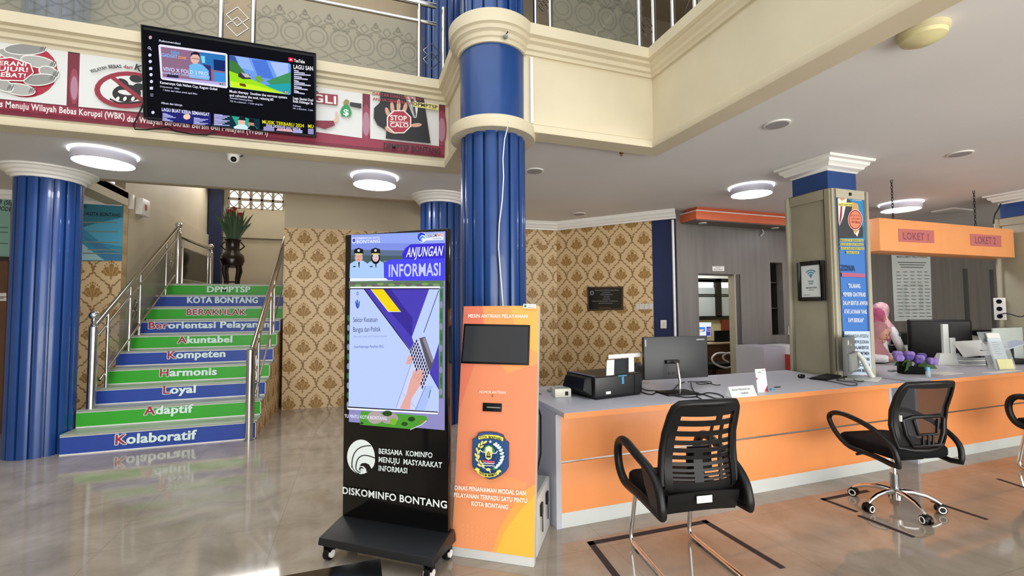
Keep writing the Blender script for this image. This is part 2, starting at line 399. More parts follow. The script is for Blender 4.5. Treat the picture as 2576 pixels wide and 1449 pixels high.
struct('trim_1', fas, CREAM)
# walls
wb = MB(); wallseg(wb, (-1.02, 7.58), (3.37, 7.28), 0, 2.74, .15, 0, -(WP_X+1.02)+.385*20.5); wallseg(wb, (-1.02, 7.581), (3.37, 7.281), 2.74, 4.6, .15, 1)
struct('wall_back', wb, [PAPER, BEIGE])
wd_ = MB(); wallseg(wd_, (1.1, 7.42), (3.37, 7.27), 2.60, 3.0, .02, 0, .2); wallseg(wd_, (3.37, 7.28), (4.45, 6.02), 0, 3.05, .15, 0, .2)
struct('wall_diagonal', wd_, PAPER)
struct('trim_2', MB().prism([(4.45, 6.02), (4.68, 5.76), (4.8, 5.86), (4.57, 6.12)], 0, 3.02), DBLUE)     # blue corner pilaster
crown = [(0, 2.86), (.015, 2.86), (.02, 2.885), (.045, 2.90), (.055, 2.93), (.085, 2.95), (.09, 2.975), (.11, 3.0)]
cr_ = MB(); sweep(cr_, [(1.1, 7.40), (3.37, 7.24), (4.42, 6.0), (4.68, 5.72)], crown); struct('trim_3', cr_, WHITE)
wl = MB(); wallseg(wl, (-7, 7.4), (-2.95, 7.4), 0, 3.02, .15, 0, .1); struct('wall_left', wl, PAPER)
cr_ = MB(); sweep(cr_, [(-7, 7.4), (-2.95, 7.4)], crown); struct('trim_4', cr_, WHITE)
ws = MB(); wallseg(ws, (-2.95, 7.545), (-2.95, 11.5), 0, 3.1, .15); wallseg(ws, (-2.99, 7.545), (-2.99, 11.5), 3.1, 6.5, .12); ws.box(-3.12, 6.35, 2.90, -2.9, 7.4, 3.1)
struct('wall_stair', ws, BEIGE)
struct('wall_stair_right', MB().box(-1.02, 7.6, 0, -.9, 11.4, 6.5), BEIGE)
# landing wall with breeze-block opening
VP = plY(11.3); vx0, vz1 = VP.px(574, 470); vx1, _q = VP.px(714, 470); _q, vz0 = VP.px(640, 527); vz1 = vz0+(vx1-vx0)*.6
lw = MB()
for x0, z0, x1, z1 in ((-3.1, 1.5, vx0, 6.5), (vx1, 1.5, -.9, 6.5), (vx0, 1.5, vx1, vz0), (vx0, vz1, vx1, 6.5)): lw.box(x0, 11.3, z0, x1, 11.42, z1)
lw.box(-3.0, 11.27, 3.07, -.9, 11.3, 3.085, 1)  # thin dark horizontal line across the landing wall
struct('wall_landing', lw, [BEIGE, mat('dark_line', '4a443c', .7)])
bl = MB(); nc = 5; cw = (vx1-vx0)/nc; nr = 3; ch = (vz1-vz0)/nr
for i in range(nc+1): bl.box(vx0+i*cw-.022, 11.31, vz0, vx0+i*cw+.022, 11.40, vz1)
for j in range(nr+1): bl.box(vx0, 11.31, vz0+j*ch-.022, vx1, 11.40, vz0+j*ch+.022)
for i in range(nc):
    for j in range(nr):
        zb_, sg = (vz0+j*ch, 1) if j % 2 else (vz0+(j+1)*ch, -1)
        for xc, dr_ in ((vx0+i*cw, 1), (vx0+(i+1)*cw, -1)): bl.tube([(xc+dr_*cw*.96*math.cos(a_), 11.33, zb_+sg*ch*.96*math.sin(a_)) for a_ in [k*math.pi/20 for k in range(11)]], .009, 5)
struct('window_1', bl, BEIGE)
struct('trim_5', MB().box(-2.96, 11.15, 1.5, -2.72, 11.32, 6.5), DBLUE)
struct('floor_landing', MB().box(-2.95, 8.6, 0, -1.02, 11.3, 1.918), mat('landing_tile', '8a8377', .3))
# grey panelled wall with doorway and trophy niches
GW = plY(5.75); dx0, dzt = GW.px(1756, 688); dx1, _q = GW.px(1862, 690)
niche = []
for (a, b_, t_, bo) in ((1937, 1974, 660, 842), (2421, 2443, 676, 850), (2488, 2509, 678, 850)):
    x0, z1 = GW.px(a, t_); x1, z0 = GW.px(b_, bo); niche.append((x0, x1, z0, z1))
gw = MB(); xs = [4.7, dx0, dx1]+[q for n_ in niche for q in n_[:2]]+[14.5]
gw.box(4.7, 5.75, 0, dx0, 5.87, 3.02); gw.box(dx0, 5.75, dzt, dx1, 5.87, 3.02); gw.box(dx1, 5.75, 0, niche[0][0], 5.87, 3.02)
for k, (x0, x1, z0, z1) in enumerate(niche):
    gw.box(x0, 5.75, 0, x1, 5.87, z0); gw.box(x0, 5.75, z1, x1, 5.87, 3.02)
    gw.box(x1, 5.75, 0, niche[k+1][0] if k < 2 else 14.5, 5.87, 3.02)
    gw.box(x0-.05, 6.15, z0-.05, x1+.05, 6.17, z1+.05, 1); gw.box(x0-.06, 5.86, z0-.05, x0-.01, 6.17, z1+.05, 1); gw.box(x1+.01, 5.86, z0-.05, x1+.06, 6.17, z1+.05, 1)
    for zz in (z0-.05, z0+(z1-z0)*.36, z0+(z1-z0)*.72, z1): gw.box(x0, 5.86, zz, x1, 6.16, zz+.02, 1)
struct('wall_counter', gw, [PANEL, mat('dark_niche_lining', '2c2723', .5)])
# door leaf folded back in its opening (dark edge seen at the right jamb)
dr = MB().box(dx1-.10, 5.76, 0, dx1-.02, 5.87, dzt, 0).box(dx1-.125, 5.75, 0, dx1-.10, 5.88, dzt, 1).box(dx0, 5.78, dzt-.02, dx1, 5.87, dzt, 0)
struct('door_1', dr, [mat('dark_grey_door', '4c4a46', .4), mat('pale_door_edge', 'a49c8e', .4)])
# outer walls, wide openings to the daylight
struct('wall_front', MB().box(-7, -5.1, 0, -5.5, -5, 6.5).box(-2.2, -5.1, 0, -1.8, -5, 6.5).box(2.4, -5.1, 0, 2.9, -5, 6.5).box(8, -5.1, 0, 8.4, -5, 6.5).box(14, -5.1, 0, 15, -5, 6.5).box(-7, -5.1, 2.9, 15, -5, 4.0).box(-5.5, -5.1, 0, -1.8, -5, 1.0), BEIGE)
struct('wall_left_outer', MB().box(-7.1, -5, 0, -7, 12, 6.5), BEIGE)
struct('wall_right_outer', MB().box(14.5, -5, 0, 14.6, 8, 6.5), BEIGE)
wu = MB().box(-7, 6.4, 3.72, -2.99, 6.5, 6.5).box(-2.99, 6.4, 4.6, 1.0, 6.5, 6.5).box(-2.99, 6.4, 3.0, 1.05, 6.48, 4.6).box(1.0, 6.4, 3.72, 15, 6.5, 6.5)
wu.box(-7, 6.37, 3.80, 15, 6.4, 3.98, 1); struct('wall_upper', wu, [mat('upper_wall_paint', 'a3947c', .6), mat('brown_skirting', '6b4a33', .5)])
# room beyond the doorway
IR = plY(7.6)
ir = MB(); ir.box(4.78, 5.9, 0, 4.86, 7.7, 3, 0); ir.box(8.2, 6.2, 0, 8.3, 7.7, 3, 0)
q = lambda x, y: IR.px(x, y)
zt, zb = q(1800, 706)[1], q(1800, 692)[1]
z_head, z_sill = q(1800, 722)[1], q(1800, 797)[1]
ir.box(4.86, 7.6, 0, 8.3, 7.7, z_sill, 0)
struct('wall_office', ir, mat('office_cream', 'cfc69a', .6))
fr = MB(); BLK = mat('black_window_frame', '14130f', .4)
xL, xM0, xM1, xR = q(1757, 760)[0]-.25, q(1798, 760)[0], q(1811, 760)[0], q(1850, 760)[0]+.35
for (x0, z0, x1, z1) in ((xL, z_sill-.06, xR, z_sill+.02), (xL, q(1800, 710)[1], xR, q(1800, 701)[1]), (xM0, z_sill, xM1, q(1800, 701)[1]), (xL, z_head+.1, xM0, z_head+.14)): fr.box(x0, 7.55, z0, x1, 7.62, z1, 0)
fr.box(xL, 7.59, z_sill, xR, 7.60, q(1800, 724)[1], 1); fr.box(xL, 7.6, q(1800, 701)[1], xR, 7.605, 2.9, 2)
for k, yy in enumerate((740.5, 744.5)): fr.box(xM1, 7.58, q(1800, yy)[1]-.012, xR, 7.59, q(1800, yy)[1]+.006, 0); fr.box(xL, 7.58, q(1800, yy)[1]-.012, xM0, 7.59, q(1800, yy)[1]+.006, 0)
fr.box(xM1, 7.55, 0, xR, 7.59, z_sill-.06, 3)
struct('window_2', fr, [BLK, mat('frosted_glass', 'b9c2bf', .35, noise=.03), mat('frosted_transom', 'f2f2ea', .4, noise=0), mat('red_brown_door_panel', '7c2f1e', .45)])
# ================================================================ COLUMNS
def flute_poly(rad, n=16, ph=0):
    pts = []
    for k in range(n):
        for fr, rr in ((0, .85), (.14, .85), (.17, .985), (.3, 1.005), (.55, 1.012), (.8, 1.005), (.97, .985)):
            a = 2*math.pi*(k+fr)/n+ph; pts.append((rad*rr*math.cos(a), rad*rr*math.sin(a)))
    return pts
CAPPROF = [(.27, 2.88), (.29, 2.88), (.295, 2.905), (.32, 2.915), (.33, 2.94), (.36, 2.955), (.37, 2.975), (.395, 2.98), (.40, 2.999)]
def shaft(mb, x, y, z0, z1, rad=.27, ph=0): mb.prism(flute_poly(rad, 16, ph), z0, z1, 0, Matrix.Translation((x, y, 0)))
def column(loc, label, ph, upper=True):
    x, y = loc; t = thing('fluted_column', label, 'column', (x, y, 0))
    s = MB(); shaft(s, x, y, 0, 2.90, ph=ph); s.build('shaft', BLUE, t)
    MB().lathe(CAPPROF, (x, y, 0), 40).build('capital', WHITE, t)
    if upper: s = MB(); shaft(s, x, y, 3.80, 6.5, ph=ph); s.build('upper_shaft', BLUE, t)
    return t
column((-3.14, 6.23), 'fluted blue round column with white capital standing left of the staircase', .15)
column((1.09, 6.05), 'fluted blue round column with white capital rising behind the digital kiosk', .1)
cx, cy = 1.10, 3.64
t = thing('fluted_column', 'tall fluted blue column with plain blue drum between two cream collars at the balcony corner', 'column', (cx, cy, 0))
s = MB(); shaft(s, cx, cy, 0, 2.95, ph=.2); s.build('shaft', BLUE, t)
s = MB(); shaft(s, cx, cy, 3.80, 6.5, ph=.2); s.build('upper_shaft', BLUE, t)
MB().lathe([(.275, 2.98), (.278, 3.64)], (cx, cy, 0), 48).build('drum', BLUE, t)
MB().lathe([(.27, 2.90), (.355, 2.90), (.362, 2.91), (.362, 2.99), (.35, 3.0), (.27, 3.0)], (cx, cy, 0), 48).build('lower_collar', CREAM, t)
MB().lathe([(.275, 3.61), (.295, 3.61), (.30, 3.64), (.315, 3.65), (.32, 3.68), (.345, 3.695), (.35, 3.725), (.37, 3.735), (.375, 3.83), (.36, 3.845), (.27, 3.845)], (cx, cy, 0), 48).build('upper_collar', CREAM, t)
# white cable hanging down the column, cable duct and small camera
pl = plY(3.30)
pts = [pl.P(x, y) for x, y in ((1273, 283), (1277, 310), (1275, 345), (1270, 395), (1272, 440), (1268, 500), (1259, 560), (1257, 620), (1262, 680), (1268, 745), (1272, 800))]
for p in pts:
    d = Vector((p.x-cx, p.y-cy)); k = (.288 if p.z < 2.9 or p.z > 3.0 else .372)/d.length; p.x, p.y = cx+d.x*k, cy+d.y*k
tag(MB().tube(pts, .005, 6).build('hanging_cable', WHITEP), 'thin white cable hanging down the tall blue central column', 'cable')
a0 = pl.P(1321, 125); b0 = pl.P(1321, 298)
tag(MB().box(1.375, 3.45, 3.03, 1.40, 3.482, 3.6).build('cable_duct', WHITEP, bevel=.003), 'slim white vertical cable duct beside the plain blue drum of the column', 'cable duct')
t = thing('security_camera', 'tiny grey camera under the upper cream collar of the column', 'camera', tuple(pl.P(1272, 92)))
b_ = pl.P(1272, 92); MB().tube([b_+Vector((0, .05, .03)), b_+Vector((0, .02, .015)), b_+Vector((.012, -.02, .03))], .005, 6).build('bracket', BLACK, t)
MB().ball(b_, (.018, .024, .018)).build('housing', mat('grey_metal', '8d8f92', .4), t)
# ---------------------------------------------------------------- square pillars
CLAD = mat('taupe_cladding', '9c9680', .5, noise=.05)
def pillar(x0, y0, x1, y1, label, top=2.66, panel=True):
    t = thing('square_pillar', label, 'pillar', ((x0+x1)/2, (y0+y1)/2, 0))
    f = MB().box(x0, y0, 0, x1, y1, top); f.build('cladding', CLAD, t, bevel=.006)
    p = MB()
    for (a, b_, c_, d_) in ((0, .055, 0, top), (.435, .49, 0, top), (.055, .435, top-.10, top), (.055, .435, 0, .12)): p.box(x0-.018, y0+a*(y1-y0)/.49, c_, x0+.001, y0+b_*(y1-y0)/.49, d_)
    p.build('side_frame', CLAD, t, bevel=.003)
    p = MB()
    w_ = x1-x0
    for (a, b_, c_, d_) in ((0, .055, 0, top), (w_-.055, w_, 0, top), (.055, w_-.055, top-.09, top)): p.box(x0+a, y0-.018, c_, x0+b_, y0+.001, d_)
    p.build('front_frame', mat('pale_cladding', 'b3ae99', .5), t, bevel=.003)
    MB().box(x0+.055, y0+.06, top, x1-.055, y1-.04, 2.9).build('neck', BLUE, t)
    cap = MB(); prof = [(-.02, 2.86), (.0, 2.865), (.01, 2.885), (.04, 2.90), (.05, 2.925), (.075, 2.94), (.08, 2.965), (.11, 2.975), (.115, 2.999)]
    X0, Y0, X1, Y1 = x0+.045, y0+.05, x1-.045, y1-.03
    for i in range(len(prof)-1):
        (d0, z0), (d1, z1) = prof[i], prof[i+1]
        A = [(X0-d0, Y0-d0), (X1+d0, Y0-d0), (X1+d0, Y1+d0), (X0-d0, Y1+d0)]; B = [(X0-d1, Y0-d1), (X1+d1, Y0-d1), (X1+d1, Y1+d1), (X0-d1, Y1+d1)]
        for k in range(4): cap.quad(A[k]+(z0,), A[(k+1) % 4]+(z0,), B[(k+1) % 4]+(z1,), B[k]+(z1,))
    cap.build('capital', WHITE, t); return t
pillar(4.46, 3.17, 4.985, 3.66, 'square taupe clad pillar with blue neck carrying the long blue banner')
pillar(8.30, 3.17, 8.82, 3.66, 'square taupe clad pillar at right edge beyond the hanging counter sign')
tag(MB().box(4.70, 3.145, 2.60, 4.73, 3.152, 2.63).build('black_sensor', BLACK), 'tiny black square sensor above the long blue pillar banner', 'sensor')
# pillar banner
pl = plY(3.165); A = Art(pl, .004)
A.p('3f78c4', [(2104, 488), (2169, 497), (2190, 955), (2124, 945)])
A.p('1f4f96', [(2169, 497), (2172, 497), (2193, 955), (2186, 955)])
A.p('2a86b8', [(2105, 489), (2170, 498), (2175, 605), (2109, 600)])
A.p('1b3f86', [(2143, 494), (2168, 498), (2168, 506), (2140, 502)]).t('e8eef8', 'GERAKAN', (2148, 500), (2166, 502), 3).t('e8eef8', 'ANTI GRATIFIKASI', (2142, 504.5), (2166, 506.5), 2.6)
A.p('3b3d42', [(2106, 520), (2130, 500), (2150, 515), (2170, 575), (2170, 598), (2109, 600)])
A.p('e6e4dc', [(2106, 500), (2130, 492), (2128, 508), (2120, 545), (2110, 570), (2108, 560)]).p('c98f6b', [(2107, 490), (2128, 491), (2125, 500), (2117, 506), (2110, 500)])
A.p('a32c48', [(2113, 518), (2117, 518), (2116, 545), (2110, 570), (2110, 555)])
A.p('e3d873', [(2107, 510), (2145, 510), (2143, 520), (2107, 518)]).t('4a4526', 'ANTI SUAP DAN', (2108, 517), (2142, 518), 4)
A.p('c9a06b', [(2143, 509), (2156, 513), (2160, 535), (2158, 588), (2146, 590), (2140, 530)])
A.p('e7e9ec', [(2142, 577), (2150, 588), (2160, 578), (2154, 596)])
A.e_('f0c9c0', 2149, 553, 18.5, 26).e_('a5393f', 2149, 553, 17, 24.5).e_('df8b68', 2149, 553, 14.5, 21.5)
for k, s_ in enumerate(('KATA', 'STOP!', 'GRATIFIKASI')): A.t('9b3a36', s_, (2139, 545+k*8), (2160, 546+k*8.4), 5)
for k, s_ in enumerate(('MARI KITA BERANTAS', 'BUDAYA GRATIFIKASI', 'UNTUK INDONESIA YANG', 'LEBIH BAIK')):
    x0, x1 = ((2110, 2169), (2110, 2169), (2111, 2171), (2125, 2157))[k]; y = 607+k*10.3
    A.p('cfc85c', [(x0, y-6), (x1, y-5), (x1, y+1.6), (x0, y+.6)]).t('394a4f', s_, (x0+1, y-.3), (x1-1, y+.6), 4.3)
A.t('1d3560', 'ZONA', (2112.5, 681), (2148, 682.5), 14).p('b9607e', [(2113, 686), (2172, 689), (2172, 698), (2114, 696)])
for k, s_ in enumerate(('"DILARANG', 'MEMBERI GRATIFIKASI', 'DALAM BENTUK APAPUN', 'ATAS LAYANAN YANG', 'KAMI BERIKAN"')):
    x0, x1 = ((2130, 2160), (2117, 2173), (2116.5, 2178), (2119, 2176), (2129, 2168))[k]; y = 724+k*21.5; A.t('dfe9f6', s_, (x0, y), (x1, y+.8), 10)
A.p('c3d6e6', [(2119, 833), (2183, 833), (2190, 955), (2124, 945)])
for k, s_ in enumerate(('BANGKAN BUDAYA INTEGRITAS', 'GAGAH MEWUJUDKAN', 'APAPUN DALAM BENTUK', 'YANG BERKOMITMEN', 'UNTUK MEWUJUDKAN', 'DUNIA YANG BERSIH', 'JUJUR DAN BEBAS')):
    A.t('2b3444', s_, (2121+k*.6, 849+k*14.2), (2180+k*.5, 849.5+k*14.4), 8)
A.t('a32234', 'KORUPSI', (2135, 951), (2184, 953), 9)
pb = A.build('pillar_banner'); tag(pb, 'long blue and white banner against gratuities on front of the square pillar', 'banner')
# wifi notice
pl = plX(4.442)
t = thing('wifi_notice', 'framed white wifi notice in thick black frame on the pillar side', 'picture frame', tuple(pl.P(2043, 710)))
fa, fb = pl.P(2008, 661), pl.P(2079, 756); y1, y0 = fa.y, fb.y; z1 = (fa.z+pl.P(2080, 655).z)/2; z0 = (fb.z+pl.P(2012, 757).z)/2
f = MB(); e = .038
for a, b_, c_, d_ in ((y0, y0+e, z0, z1), (y1-e, y1, z0, z1), (y0+e, y1-e, z0, z0+e), (y0+e, y1-e, z1-e, z1)): f.box(4.418, a, c_, 4.442, b_, d_)
f.build('frame', mat('dark_frame', '1a1410', .35), t, bevel=.004)
pw = Plane((4.43, y1-e, z0+e), (0, -1, 0), (0, 0, 1)); W_, H_ = y1-y0-2*e, z1-z0-2*e; A = UA(pw, 0)
A.r('dfe6e4', 0, 0, W_, H_)
for rr in (.19, .135, .08):
    A.p('4f93ad', [(W_*.5+rr*W_*1.9*math.cos(a), H_*.62+rr*H_*1.3*math.sin(a)) for a in [R(45+9*k) for k in range(11)]]+[(W_*.5+(rr-.032)*W_*1.9*math.cos(a), H_*.62+(rr-.032)*H_*1.3*math.sin(a)) for a in [R(135-9*k) for k in range(11)]])
A.e_('4f93ad', W_*.5, H_*.645, .012, .012).t('6d8f9d', 'FREE', (W_*.36, H_*.47), (W_*.64, H_*.47), .016).t('6d8f9d', 'WiFi', (W_*.38, H_*.39), (W_*.6, H_*.39), .02)
A.t('39484e', '"MPP BONTANG"', (W_*.22, H_*.27), (W_*.8, H_*.27), .014).t('5c6a70', 'PASSWORD', (W_*.36, H_*.21), (W_*.64, H_*.21), .008).t('5c6a70', 'TERIMA KASIH', (W_*.08, H_*.06), (W_*.45, H_*.06), .006)
A.build('notice_sheet', t)
# ================================================================ STAIRS
SY = [6.0+.28*k for k in range(11)]; SZ = [0]+[.215+.1897*k for k in range(10)]
st = thing('staircase', 'staircase of ten steps with blue and green lettered risers', 'stairs', (-1.96, 6, 0))
RB = mat('blue_riser_sticker', '27469c', .4, noise=.05); RG = mat('green_riser_sticker', '35a52b', .4, noise=.05)
RWORDS = [('Kolaboratif', 1, (290, 1118), (494, 1104), 23), ('Adaptif', 1, (362, 1043.5), (485, 1037), 20), ('Loyal', 1, (410, 990.7), (492, 987.3), 19), ('Harmonis', 1, (402, 947), (545, 942.5), 18),
          ('Kompeten', 1, (421.4, 902), (566.7, 897.5), 17.5), ('Akuntabel', 1, (446, 863.4), (584, 861), 16), ('Berorientasi Pelayanan', 3, (373.6, 826.7), (677, 823), 15.5), ('BERAKHLAK', 9, (469, 792), (619.5, 792), 14), ('KOTA BONTANG', 0, (471, 762), (648.5, 762), 14), ('DPMPTSP', 0, (521, 734.7), (629.5, 734.7), 13.7)]
def heavy(mb, pl, s, nred, a, b, h):
    V, F, wd = layout(s, 1); x0 = min(p for p, q in V); x1 = max(p for p, q in V); a = Vector(a); b = Vector(b); e = b-a; L = e.length; e /= L; n = Vector((-e.y, e.x))
    def put(V, F, x, lift, m, grow=0):
        if not V: return
        mx = sum(p for p, q in V)/len(V)
        mb.add([pl.pt(a+e*((p+x-x0)/(x1-x0)*L+gx)+n*(q/CAPH*h+gy), lift) for p, q in V], F, m)
    x = 0
    for i, c in enumerate(s):
        v, f, ad = GL[c, 1] if c != ' ' else ([], [], GL[' ', 1][2]); gx = gy = 0
        if i < nred:
            for k in range(8):
                gx, gy = .008*math.cos(k*math.pi/4)*h/.1, .008*math.sin(k*math.pi/4)*h/.1; put(v, f, x, .002+.0001*k, 0)
            gx = gy = 0; put(v, f, x, .004, 1)
        else:
            for k, g in enumerate((-.03, .03)): gx = g*h; put(v, f, x, .003+.0002*k, 0)
        x += ad
for k in range(10):
    y, z0, z1 = SY[k], SZ[k], SZ[k+1]
    rs = MB().box(-2.86, y, z0, -1.07, y+.03, z1-.022, 0); rs.box(-2.86, y-.002, z0, -1.07, y, z0+.012, 1); rs.box(-2.86, y-.002, z1-.03, -1.07, y, z1-.022, 1); rs.box(-1.078, y-.002, z0, -1.07, y, z1-.022, 1)
    ro = rs.build('riser', [RB if k % 2 == 0 else RG, WHITEP], st); ro['label'] = ('blue' if k % 2 == 0 else 'green')+' riser lettered '+RWORDS[k][0]
    s_, nr, a, b_, hp = RWORDS[k]; pl = plY(y-.003); mb = MB(); c0 = Vector(pl.px((a[0]+b_[0])/2, (a[1]+b_[1])/2)); c1 = Vector(pl.px((a[0]+b_[0])/2, (a[1]+b_[1])/2-hp))
    heavy(mb, pl, s_, nr, pl.px(*a), pl.px(*b_), (c1-c0).length); mb.build('lettering', [paint('d7ebe6'), paint('a32640')], ro)
    MB().box(-2.86, y-.006, z1-.022, -1.06, (SY[k+1] if k < 9 else 8.6)+.03, z1).build('tread', mat('stair_tread', '98a190', .3, noise=.06), st, bevel=.003)
sd = MB()
for k in range(10): sd.add([(-1.071, SY[k]+.03, 0), (-1.071, SY[k+1]+.03, 0), (-1.071, SY[k+1]+.03, SZ[k+1]-.022), (-1.071, SY[k]+.03, SZ[k+1]-.022)], [(0, 1, 2, 3)], 0, [[(SY[k], 0), (SY[k+1], 0), (SY[k+1], SZ[k+1]), (SY[k], SZ[k+1])]])
sd.box(-2.86, 8.55, 0, -1.075, 8.6, 1.72)
for k in range(10): sd.box(-2.86, SY[k]+.031, 0, -1.0715, SY[k+1]+.031, SZ[k+1]-.023, 1)
sd.build('side_panel', [PAPER, BEIGE], st)
# stair railings
GLASS = mat('smoked_glass', '6f746c', .06, noise=.25, scale=5, alpha=.42, spec=.6)
def baluster(t, p, ztop, r=.019, name='baluster'): MB().tube([p, (p[0], p[1], ztop)], r, 10).build(name, STEEL, t)
def newel(t, x, y, z0, z1, ball=True):
    mb = MB().lathe([(.047, z0), (.047, z0+.01), (.042, z0+.012), (.042, z1), (.03, z1+.015)], (x, y, 0), 20)
    mb.build('newel_post', STEEL, t)
    if ball: MB().lathe([(.02, z1+.01), (.032, z1+.03), (.018, z1+.05), (.03, z1+.07), (.016, z1+.09)], (x, y, 0), 16).ball((x, y, z1+.13), .05).build('finial', CHROME, t)
def slope(Y, base=0): return SZ[1]+(Y-6.0)*.1897/.28+base
def diamonds(mb, c, U, V, s=.05):
    for k in (-1, 1):
        o = Vector(c)+Vector(V)*s*k*.72; q = [o+Vector(U)*s*1.1, o+Vector(V)*s*1.2, o-Vector(U)*s*1.1, o-Vector(V)*s*1.2]; mb.tube(q, .007, 5, closed=True)
xl = -2.76; t = thing('stair_railing', 'polished steel and glass railing on left side of the stairs with ball finials', 'railing', (xl, 6.35, SZ[2]))
newel(t, xl, 6.34, SZ[2], 1.31); newel(t, xl+.06, 8.62, SZ[10], 2.74)
UPS = Vector((0, .28, .187)).normalized()
def rail(t, x, ya, yb, dz, name='handrail', r=.027): MB().tube([(x, ya, slope(ya, dz)), (x+(.06 if x < -2 else 0), yb, slope(yb, dz))], r, 10).build(name, STEEL, t)
rail(t, xl, 6.36, 8.6, .86); rail(t, xl, 6.36, 8.6, .70, 'upper_rail', .014); rail(t, xl, 6.5, 8.5, .14, 'lower_rail', .014)
for Y in (6.60, 7.14, 7.42, 8.28): k = int((Y-6)/.28); baluster(t, (xl+.02, Y, SZ[k+1]), slope(Y, .85), .017)
for ya, yb in ((6.60, 7.14), (7.42, 8.28)): MB().add([(xl+.02, ya, slope(ya, .15)), (xl+.02, yb, slope(yb, .15)), (xl+.02, yb, slope(yb, .69)), (xl+.02, ya, slope(ya, .69))], [(0, 1, 2, 3)]).build('glass_panel', GLASS, t)
for Y in (7.28, 8.42): m_ = MB(); diamonds(m_, (xl+.02+(Y > 8)*.02, Y, slope(Y, .42)), UPS, (0, 0, 1), .07); m_.build('ornament', STEEL, t)
xl2 = -2.68
t = thing('landing_railing', 'short steel and dark glass railing along the landing behind the top step', 'railing', (xl2, 9.5, 1.9))
newel(t, xl2-.0, 10.3, 1.918, 2.62)
for z, r_ in ((2.69, .027), (2.53, .014), (2.0, .014)): MB().tube([(xl2-.02, 8.66, z), (xl2, 10.28, z)], r_, 8).build('handrail' if r_ > .02 else 'rail', STEEL, t)
MB().tube([(xl2, 8.76, 1.918), (xl2, 8.76, 2.66)], .017, 8).build('baluster', STEEL, t); MB().tube([(xl2, 10.1, 1.918), (xl2, 10.1, 2.66)], .017, 8).build('baluster', STEEL, t)
MB().box(xl2-.004, 8.8, 2.02, xl2+.004, 10.08, 2.52).build('glass_panel', mat('dark_glass', '23281f', .1, noise=.3, scale=4), t)
xr = -1.12; t = thing('stair_railing', 'polished steel railing on right side of the stairs, plain post without finial', 'railing', (xr, 5.96, 0))
MB().lathe([(.05, 0), (.05, .01), (.042, .012), (.042, 1.03), (.03, 1.04)], (xr-.01, 5.94, 0), 20).build('newel_post', STEEL, t)
rail(t, xr, 5.97, 8.6, .84); rail(t, xr, 6.02, 8.6, .68, 'upper_rail', .014); rail(t, xr, 6.2, 8.6, .14, 'lower_rail', .012)
for Y in (6.08, 6.36, 7.15, 7.42, 8.28): k = int((Y-6)/.28); baluster(t, (xr, Y, SZ[k+1]), slope(Y, .83), .017)
for ya, yb in ((6.36, 7.15), (7.42, 8.28)): MB().add([(xr, ya, slope(ya, .15)), (xr, yb, slope(yb, .15)), (xr, yb, slope(yb, .67)), (xr, ya, slope(ya, .67))], [(0, 1, 2, 3)]).build('glass_panel', mat('clear_glass', '8a8f88', .05, noise=0, alpha=.15), t)
for Y in (6.22, 7.29): m_ = MB(); diamonds(m_, (xr, Y, slope(Y, .42)), UPS, (0, 0, 1), .08); m_.build('ornament', STEEL, t)
# vase with plant on the landing
vx, vy = -2.22, 9.9; t = thing('floor_vase', 'tall dark brown vase on curved legs standing on the stair landing', 'vase', (vx, vy, 1.918))
VB = mat('dark_glazed_vase', '1f100d', .22, noise=.1)
MB().lathe([(.05, 2.30), (.17, 2.34), (.205, 2.44), (.19, 2.54), (.13, 2.60), (.115, 2.64), (.12, 2.80), (.15, 2.84), (.13, 2.84), (.11, 2.80)], (vx, vy, 0), 28).build('body', VB, t)
for k in range(4):
    a = R(45+90*k); MB().tube([(vx+math.cos(a)*r_, vy+math.sin(a)*r_, z) for r_, z in ((.15, 2.36), (.17, 2.24), (.13, 2.08), (.13, 1.98), (.16, 1.918))], [.03, .03, .024, .02, .022], 8).build('leg', VB, t)
MB().tube([(vx+math.cos(R(45+90*k))*.13, vy+math.sin(R(45+90*k))*.13, 2.03) for k in range(4)], .012, 6, closed=True).build('stretcher', VB, t)
for s_ in (-1, 1): MB().tube([(vx+s_*.12, vy, 2.64), (vx+s_*.2, vy, 2.72), (vx+s_*.13, vy, 2.80)], .014, 6).build('handle', VB, t)
t = thing('flower_arrangement', 'bunch of long green leaves with red flowers in the dark landing vase', 'plant', (vx, vy, 2.82))
def leafblade(mb, base, tip, wd, m=0, bend=.05):
    base, tip = Vector(base), Vector(tip); d = tip-base; s_ = d.cross(Vector((0, 1, .2))).normalized(); o = Vector((0, 0, -bend)); rows = []
    for i in range(6):
        u_ = i/5; c_ = base+d*u_+o*(4*u_*(1-u_))*-1; w2 = wd*math.sin(math.pi*min(1, .12+u_*.88))*.5+.001; rows += [c_-s_*w2, c_+s_*w2]
    mb.add(rows, [(2*i, 2*i+1, 2*i+3, 2*i+2) for i in range(5)], m, smooth=True)
random.seed(3)
for k in range(64):
    a = random.uniform(0, 2*math.pi); sp = random.uniform(.04, .36); h = random.uniform(.34, .70); mb = MB()
    leafblade(mb, (vx+math.cos(a)*.06, vy+math.sin(a)*.06, 2.80), (vx+math.cos(a)*sp, vy+math.sin(a)*sp*.8, 2.82+h*(1.1-sp*.8)), random.uniform(.025, .05)); mb.build('leaf', mat('dark_leaf', '1f3a1c' if k % 3 else '33502a', .45), t)
for dx, dz in ((-.05, .55), (.13, .50), (.03, .60)):
    mb = MB()
    for k in range(6): a = R(60*k); leafblade(mb, (vx+dx, vy-.05, 2.76+dz), (vx+dx+.06*math.cos(a), vy-.05+.06*math.sin(a), 2.84+dz), .035)
    mb.build('flower', mat('red_petal', '9a2b22', .5), t)
